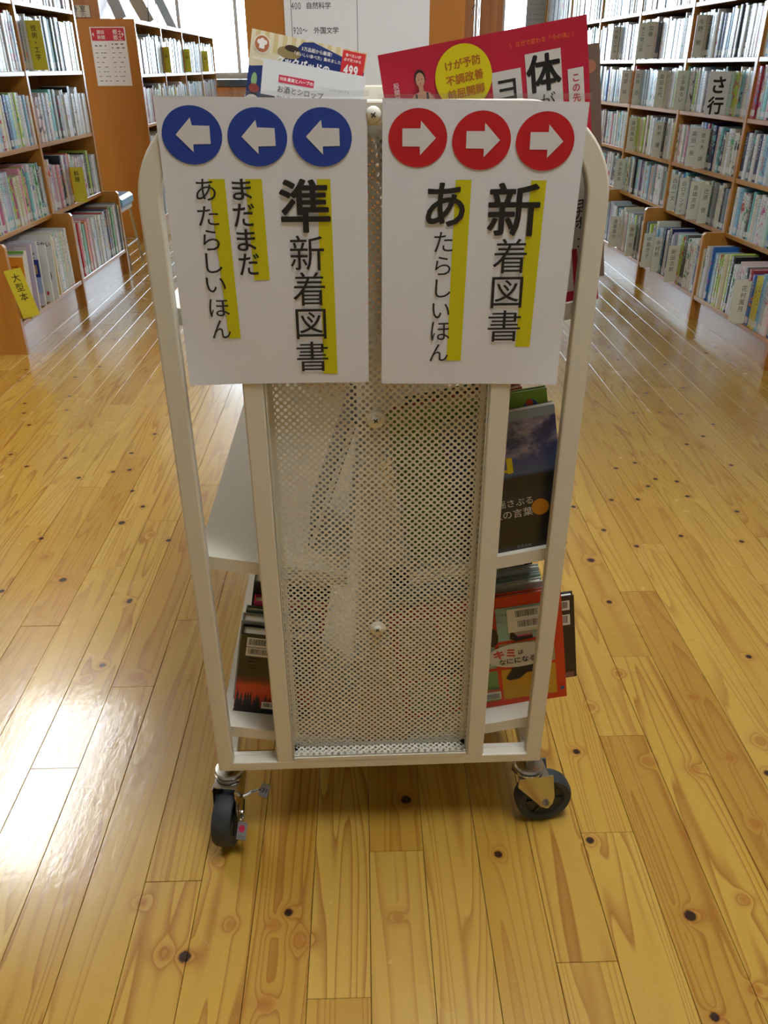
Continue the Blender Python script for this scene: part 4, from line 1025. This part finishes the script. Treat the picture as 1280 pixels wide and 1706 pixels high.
def art_cook(P, w, h):
    P.rect(0, 0, w, h, 'e8dcc0')
    for i in range(26):
        if i % 2: P.rect(i*w/26, h-.055, (i+1)*w/26, h, 'd8c48e')
    P.rect(0, h-.060, w, h-.030, 'e4d6b4'); P.rect(0, 0, w, h-.055, '1f3270')
    P.poly([(0, h-.056), (.048, h-.046), (.072, h-.022), (.088, h-.004), (.105, h-.001), (.156, h-.013), (w, h-.030), (w, h-.07), (0, h-.07)], '1f3270')
    P.ell(.066, h-.024, .020, .009, '9a8458'); P.ell(.070, h-.017, .012, .005, '3a2c20'); P.up()
    P.ell(.0194, h-.0195, .0138, .0140, 'f0ebe2'); P.ell(.0194, h-.0195, .0122, .0124, 'b8704a')
    for dx, dz, r in ((-.005, .002, .0036), (0, .004, .004), (.005, .002, .0036)): P.ell(.0194+dx, h-.0185+dz, r, r, 'f4f0ea', 16)
    P.rect(.0194-.0045, h-.0265, .0194+.0045, h-.0175, 'f4f0ea')
    P.row('cookpad', .005, h-.0410, .0064, 'f4f0ea', .03)
    P.row('3万品超から厳選！', .086, h-.0135, .0066, 'f2eede', .02); P.row('「おいしい食べ方」集めました', .0715, h-.0225, .0060, 'f2eede', .02)
    P.row('クックパッドの', .046, h-.0375, .0142, 'f4f2ee', .045, sx=.93)
    P.rect(.156, h-.047, .1955, h-.002, 'd02c30'); P.row('食べたいが', .161, h-.0085, .0054, 'f6e8e0', .02); P.row('必ず見つかる', .1595, h-.0155, .0050, 'f6e8e0', .02); P.row('499', .1615, h-.0305, .0215, 'f8f2ee', .04, sx=.68)
    P.ell(.012, h-.075, .005, .011, '8ab078'); P.ell(.013, h-.088, .009, .007, '8a3c34'); P.ell(.012, h-.108, .012, .010, 'ddd6cc')
YM = .66
def cook_at(tl, w, h, tilt):
    a = radians(tilt); return (tl[0]+h*sin(a), tl[1]-h*cos(a))
bl = cook_at((-.186, 1.1685), .199, .285, -11)
cover_book('magazine', 'cookery magazine with striped cream top and red price tag, far left of the cart', 'magazine', cartbook(bl[0], .668, bl[1], -11), .197, .285, .012, 'e8dcc0', art_cook, soft=True)
def art_liquor(P, w, h):
    P.rect(.028, h-.0310, .087, h-.0200, 'c83450'); P.row('特集', .030, h-.0255, .0058, 'f2e4e6', .01); P.row('果実とハーブの', .0425, h-.0255, .0062, 'f6eef0', .03)
    P.row('お酒とシロップ', .0265, h-.0410, .0112, '3c3c40', .005); P.row('こころとからだを元気にする', .091, h-.0285, .0043, 'a0a2a6')
    P.row('かんたん', .0265, h-.054, .009, '5a5c60'); P.rect(0, h-.070, .024, h-.053, '34343a')
bl = cook_at((-.1655, 1.1245), .18, .262, -9.5)
cover_book('magazine', 'white drinks magazine with a small red title band, in front of the striped cookery magazine', 'magazine', cartbook(bl[0], .612, bl[1], -9.5), .172, .262, .008, 'e4e5e8', art_liquor, soft=True)

# level two, right
sky_m = None
def sky_mat():
    t = NT('night_sky_photograph'); x, y, z = t.sep(t.obj())[:3]
    n = t.noise(t.comb(t.math('MULTIPLY', x, 26.), 0, t.math('MULTIPLY', z, 34.)), 1, 5, .6, .4)
    cl = t.ramp(t.math('ADD', n, t.math('MULTIPLY', t.math('SUBTRACT', z, .165), 2.6)), [(.46, 0.), (.66, 1.)])
    sky = t.ramp(t.math('MULTIPLY', z, 4.6), [(0, '0e0e10'), (.28, '14161a'), (.40, '1e2836'), (.46, '11151a'), (.54, '10141a'), (.565, '4a5c86'), (.72, '2c3c7a'), (.9, '2a3060'), (1, '3c3c58')])
    edge = t.math('GREATER_THAN', t.math('ADD', z, t.math('MULTIPLY', t.noise(t.comb(t.math('MULTIPLY', x, 60.), 0, 0), 1, 3), .016)), .132)
    t.put(t.b.inputs['Base Color'], t.mix(t.math('MULTIPLY', cl, t.math('MULTIPLY', edge, .85)), sky, lin('b4aac2')))
    t.b.inputs['Roughness'].default_value = .3; t.b.inputs['Coat Weight'].default_value = .5; t.b.inputs['Coat Roughness'].default_value = .12
    return t.m
SKYM = sky_mat()
def art_sky(P, w, h):
    P.rect(0, 0, w, h-.012, SKYM); P.rect(0, h-.012, w, h, '8a9aa8')
    # big yellow character cut by the post, its right part showing
    P.fit('山', w-.089, h-.072, .054, .029, 'e6cc1c', .022)
    P.row('揺さぶる', w-.090, h*.378, .0128, 'd6d2ca'); P.row('人の言葉', w-.0985, h*.298, .0142, 'dedad2')
    P.col('絶景と名言', w-.0915, h*.61, .0105, 'c6c0b4')
    P.ell(w-.0315, h*.318, .0118, .0125, 'd08820'); P.row('写真文庫', w-.070, .010, .0052, '8a8884')
tr = (.2262, .7335); w, h = .148, .212; bl = corner(tr, w, h, 10.5)
cover_book('book', 'dark book with cloudy sky photograph and orange disc, middle right of the cart', 'book', cartbook(bl[0], .033, bl[1], 10.5), w, h, .012, '3a4450', art_sky, soft=True)
def art_greenb(P, w, h):
    P.rect(0, 0, w, h, '86a838'); P.ell(w-.022, h-.026, .010, .014, '3a5a9c'); P.ell(w-.0235, h-.017, .005, .0055, 'd8582c'); P.ell(w-.045, h-.035, .006, .010, '2c4a2c')
tr = (.2200, .7445); w, h = .21, .235; bl = corner(tr, w, h, 9)
cover_book('book', 'green picture book with a small blue bird, behind the cloudy sky book', 'book', cartbook(bl[0], .056, bl[1]+.003, 9), w, h, .010, '9cb84c', art_greenb)
R7 = random.Random(9)
def row_books(sx, level, y, specs, tilt, lab, grp):
    zz = LEVELS[level]
    for i, (x_out, w, h, t_, col, nm) in enumerate(specs):
        a = radians(tilt)
        # lower corner sits on the sloping shelf
        xo = x_out if sx > 0 else -x_out
        zo = zz-(.2475-x_out)*TILT+.0016
        if sx > 0: bl = (xo-w*cos(a), zo-w*sin(a))
        else: bl = (xo, zo)
        cover_book('book', lab % nm, 'book', cartbook(bl[0], y, bl[1], tilt if sx > 0 else -tilt), w, h, t_, col, None, grp, spine='right' if sx > 0 else 'left')
        y += t_+.0015
    return y
row_books(1, 1, .070, [(.238, .17, .20, .016, 'c9c4a0', 'khaki'), (.236, .18, .215, .020, 'c04c3c', 'brick red'), (.24, .15, .19, .022, 'd9d6cc', 'off-white'), (.238, .16, .21, .018, '5a6a54', 'moss green'), (.238, .15, .2, .02, '404a78', 'dusk blue'), (.238, .15, .19, .024, 'd8c890', 'straw')],
          11, '%s book behind the green picture book, middle right of the cart', 'books on the second level of the cart')
# level three, right
def art_kimi(P, w, h):
    P.rect(0, 0, w, h, 'd8401e'); g = .006
    cols = ['9ab4a8', 'd8a828', '9ab4a8', 'c8a028', '88a04c', 'a4bcae', 'd8a828', '8ca850', 'd09a20']
    us = [.012, w*.28, w*.605, w-.012]; vs_ = [.012, h*.36, h*.60, h-.016]
    for r in range(3):
        for c in range(3): P.rect(us[c]+(g if c else 0)*.5, vs_[r]+(g if r else 0)*.5, us[c+1]-g*.5, vs_[r+1]-g*.5, ['8ca850', '7c9c58', 'd0a030', 'd8a828', '9aa898', 'b8a878', 'c8b478', 'd6a22c', '9ab8aa'][r*3+c])
    P.ell(w*.585, h*.66, .009, .018, '3a2418'); P.ell(w*.30, h*.55, .026, .034, 'c8882c'); P.ell(w*.28, h*.46, .03, .02, '3a2a20')
    P.poly([(w*.70, h*.68), (w*.74, h*.65), (w*.82, h*.65), (w*.82, h*.80), (w*.77, h*.77), (w*.71, h*.74)], 'b4a8aa'); P.poly([(w*.695, h*.71), (w*.685, h*.63), (w*.72, h*.60), (w*.82, h*.61), (w*.82, h*.64), (w*.73, h*.645)], '262020'); P.rect(w*.73, h*.640, w*.82, h*.652, 'c83c68')
    P.poly([(w*.64, h*.27), (w*.66, h*.245), (w*.72, h*.25), (w*.77, h*.30), (w*.84, h*.30), (w*.84, h*.46), (w*.70, h*.42), (w*.68, h*.34)], '241e1e')
    P.ell(w*.735, h*.475, .052, .0235, 'e2ddcc', 40); P.poly([(w*.55, h*.40), (w*.58, h*.44), (w*.62, h*.42)], 'e2ddcc'); P.up()
    P.row('キミ', w*.575, h*.495, .0190, 'd0302c', .035, rot=.05); P.row('は', w*.722, h*.500, .0095, '2a2422', .015, rot=.05); P.row('なにになる？', w*.605, h*.425, .0125, '2a2422', .02, rot=.03, sx=.95)
    P.rect(w-.084, h-.066, w-.028, h-.022, 'dfdccb'); P.barcode(w-.071, h-.038, w-.036, h-.026, 3); P.barcode(w-.069, h-.057, w-.034, h-.045, 4)
    P.row('シリーズえほん', w*.545, h-.030, .0052, '3c5048'); P.row('こどものほん', w*.545, h-.042, .0052, '3c5048')
    P.rect(w*.50, .018, w*.60, .038, 'dcd8c8'); P.rect(w*.50, .034, w*.60, .039, 'b04838'); P.rect(w*.51, .02, w*.59, .030, '8a8a80'); P.rect(w-.010, .02, w-.004, .026, '3a5a9c')
tr = (.2715, .4315); w, h = .262, .212; bl = corner(tr, w, h, 8.6)
cover_book('picture_book', 'wide red-bordered picture book with coloured squares on the bottom right level of the cart', 'book', cartbook(bl[0], .0585, bl[1], 8.6), w, h, .010, 'd8401e', art_kimi)
def art_blackcode(P, w, h):
    P.barcode(w-.052, h-.024, w-.016, h-.010, 7); P.barcode(w-.052, h-.046, w-.016, h-.032, 8)
def art_dark(P, w, h):
    P.barcode(w-.034, h-.022, w-.010, h-.010, 9); P.barcode(w-.034, h-.050, w-.010, h-.036, 10); P.rect(w-.02, .002, w-.004, .012, '8a5c58')
bl = corner((.2965, .4105), .225, .160, 8)
cover_book('book', 'brown-black hardback with pale barcode stickers sticking out behind the red picture book', 'book', cartbook(bl[0], .0705, bl[1], 8), .225, .160, .012, '241c22', art_dark, spine='left')
y = .084
bl = None
for i, (col, t_, hh, nm) in enumerate([('c8cfc8', .012, .208, 'pale grey-green'), ('8a9a94', .008, .212, 'grey-green'), ('b4bcbc', .010, .218, 'silver grey')]):
    a = radians(10); zo = LEVELS[0]-(.2475-.243)*TILT+.0016; b_ = (.286-.235*cos(a), zo+.0085-.235*sin(a))
    cover_book('book', nm+' thin book behind the red picture book, bottom right of the cart', 'book', cartbook(b_[0], y, b_[1], 10), .235, hh, t_, col, None, 'thin books on the bottom right level'); y += t_+.002
b_ = (.283-.22*cos(radians(11)), LEVELS[0]+.0086-.22*sin(radians(11)))
cover_book('book', 'black book with two white barcode stickers, behind the thin grey books at bottom right', 'book', cartbook(b_[0], .122, b_[1], 11), .22, .245, .018, '17161a', art_blackcode)
row_books(1, 0, .145, [(.238, .15, .22, .03, '6a5a48', 'umber'), (.238, .16, .20, .03, 'c8b890', 'tan'), (.238, .15, .21, .03, '3a4a5c', 'slate blue'), (.238, .15, .19, .03, 'c8c8c8', 'light grey'), (.238, .15, .2, .03, '9a5038', 'rust')],
          11, '%s book far back, bottom right row of the cart', 'books on the bottom right level of the cart')
# level three, left: hardbacks with the spine outwards
def forest_mat():
    t = NT('forest_dusk_cover'); x, y, z = t.sep(t.obj())[:3]
    n = t.noise(t.comb(t.math('MULTIPLY', x, 40.), 0, t.math('MULTIPLY', z, 30.)), 1, 4, .6)
    zz = t.math('ADD', z, t.math('MULTIPLY', t.math('SUBTRACT', n, .5), .022))
    c = t.ramp(t.math('MULTIPLY', zz, 6.2), [(0, '18100e'), (.12, 'a01a12'), (.22, 'c8281a'), (.33, 'd03a26'), (.40, '7a1c16'), (.47, '221a17'), (.6, '171615'), (1, '141414')])
    t.put(t.b.inputs['Base Color'], c); t.b.inputs['Roughness'].default_value = .3; t.b.inputs['Coat Weight'].default_value = .5; t.b.inputs['Coat Roughness'].default_value = .15
    return t.m
FORM = forest_mat()
def art_forest(P, w, h):
    P.rect(0, 0, w, h, FORM); rn = random.Random(6)
    for i in range(26):
        u = .003+i*(w-.006)/26+rn.uniform(-.002, .002); hh = rn.uniform(.018, .046)*(.8 if i > 10 else 1)
        for k in range(4): P.q.add([(u-.006*(1-k*.22), hh*k*.25, P.l), (u+.006*(1-k*.22), hh*k*.25, P.l), (u, hh*(k*.25+.36), P.l)], [(0, 1, 2)], ink('17120f'), P.M)
    P.up(); P.rect(0, 0, w, .008, '17120f')
    P.barcode(.0125, h-.019, .0525, h-.0075, 1); P.barcode(.0125, h-.0365, .0525, h-.026, 2); P.barcode(.046, .0155, .082, .0235, 5)
    P.rect(.045, .0262, .085, .0280, '9c1c20')
    for i, (a, b) in enumerate(((.014, .064), (.014, .044), (.014, .048), (.014, .034))): text_lines(P, a, h-.047-i*.0065, b, 1, .03, .0013, '4a3c34', rn)
a9 = -10
G = cartbook(-.2330, .060, .2115, a9); w, h = .122, .155
cover_book('book', 'black hardback with red forest dusk cover and barcode labels, bottom left of the cart', 'book', G, w, h, .024, '161416', art_forest)
y = .0855
for i, (t_, hh, col, edge, xo, nm) in enumerate([(.021, .170, 'a8a8a4', '1a1a1a', -.236, 'grey-edged black'), (.013, .174, '3e5a4c', '3e5a4c', -.232, 'thin dark green'), (.019, .182, 'c83458', 'c83458', -.222, 'pink-edged'), (.030, .205, '1c1c1e', '1c1c1e', -.226, 'thick black'),
                                                (.024, .208, '1a1a20', '1a1a20', -.218, 'blue-black'), (.022, .212, '222226', '222226', -.220, 'charcoal'), (.03, .2, '6a3a34', '6a3a34', -.222, 'maroon'), (.03, .19, 'c8c2b0', 'c8c2b0', -.222, 'ivory')]):
    zo = LEVELS[0]-(.2475+xo)*TILT+.0016
    cover_book('book', nm+' hardback behind the red forest book, bottom left of the cart', 'book', cartbook(xo, y, zo, a9), .116, hh-.012, t_, col, None, 'hardbacks in the bottom left row of the cart'); y += t_+.0015
# level two, left: one book leaning against the rest
G = cartbook(-.1010, .085, LEVELS[1]-(.2475-.1010)*TILT+.0016, 0)
t = thing('book', 'thin pale book leaning steeply, alone on the middle left level of the cart', 'book', G @ Matrix.Rotation(radians(19), 4, 'Y'))
boxo('cover', (0, 0, 0), (.010, .15, .205), plain('cover_dark', '26262a', .4), t, .001); boxo('pages', (.0018, -.0012, .002), (.0082, .148, .2035), PAGES, t)
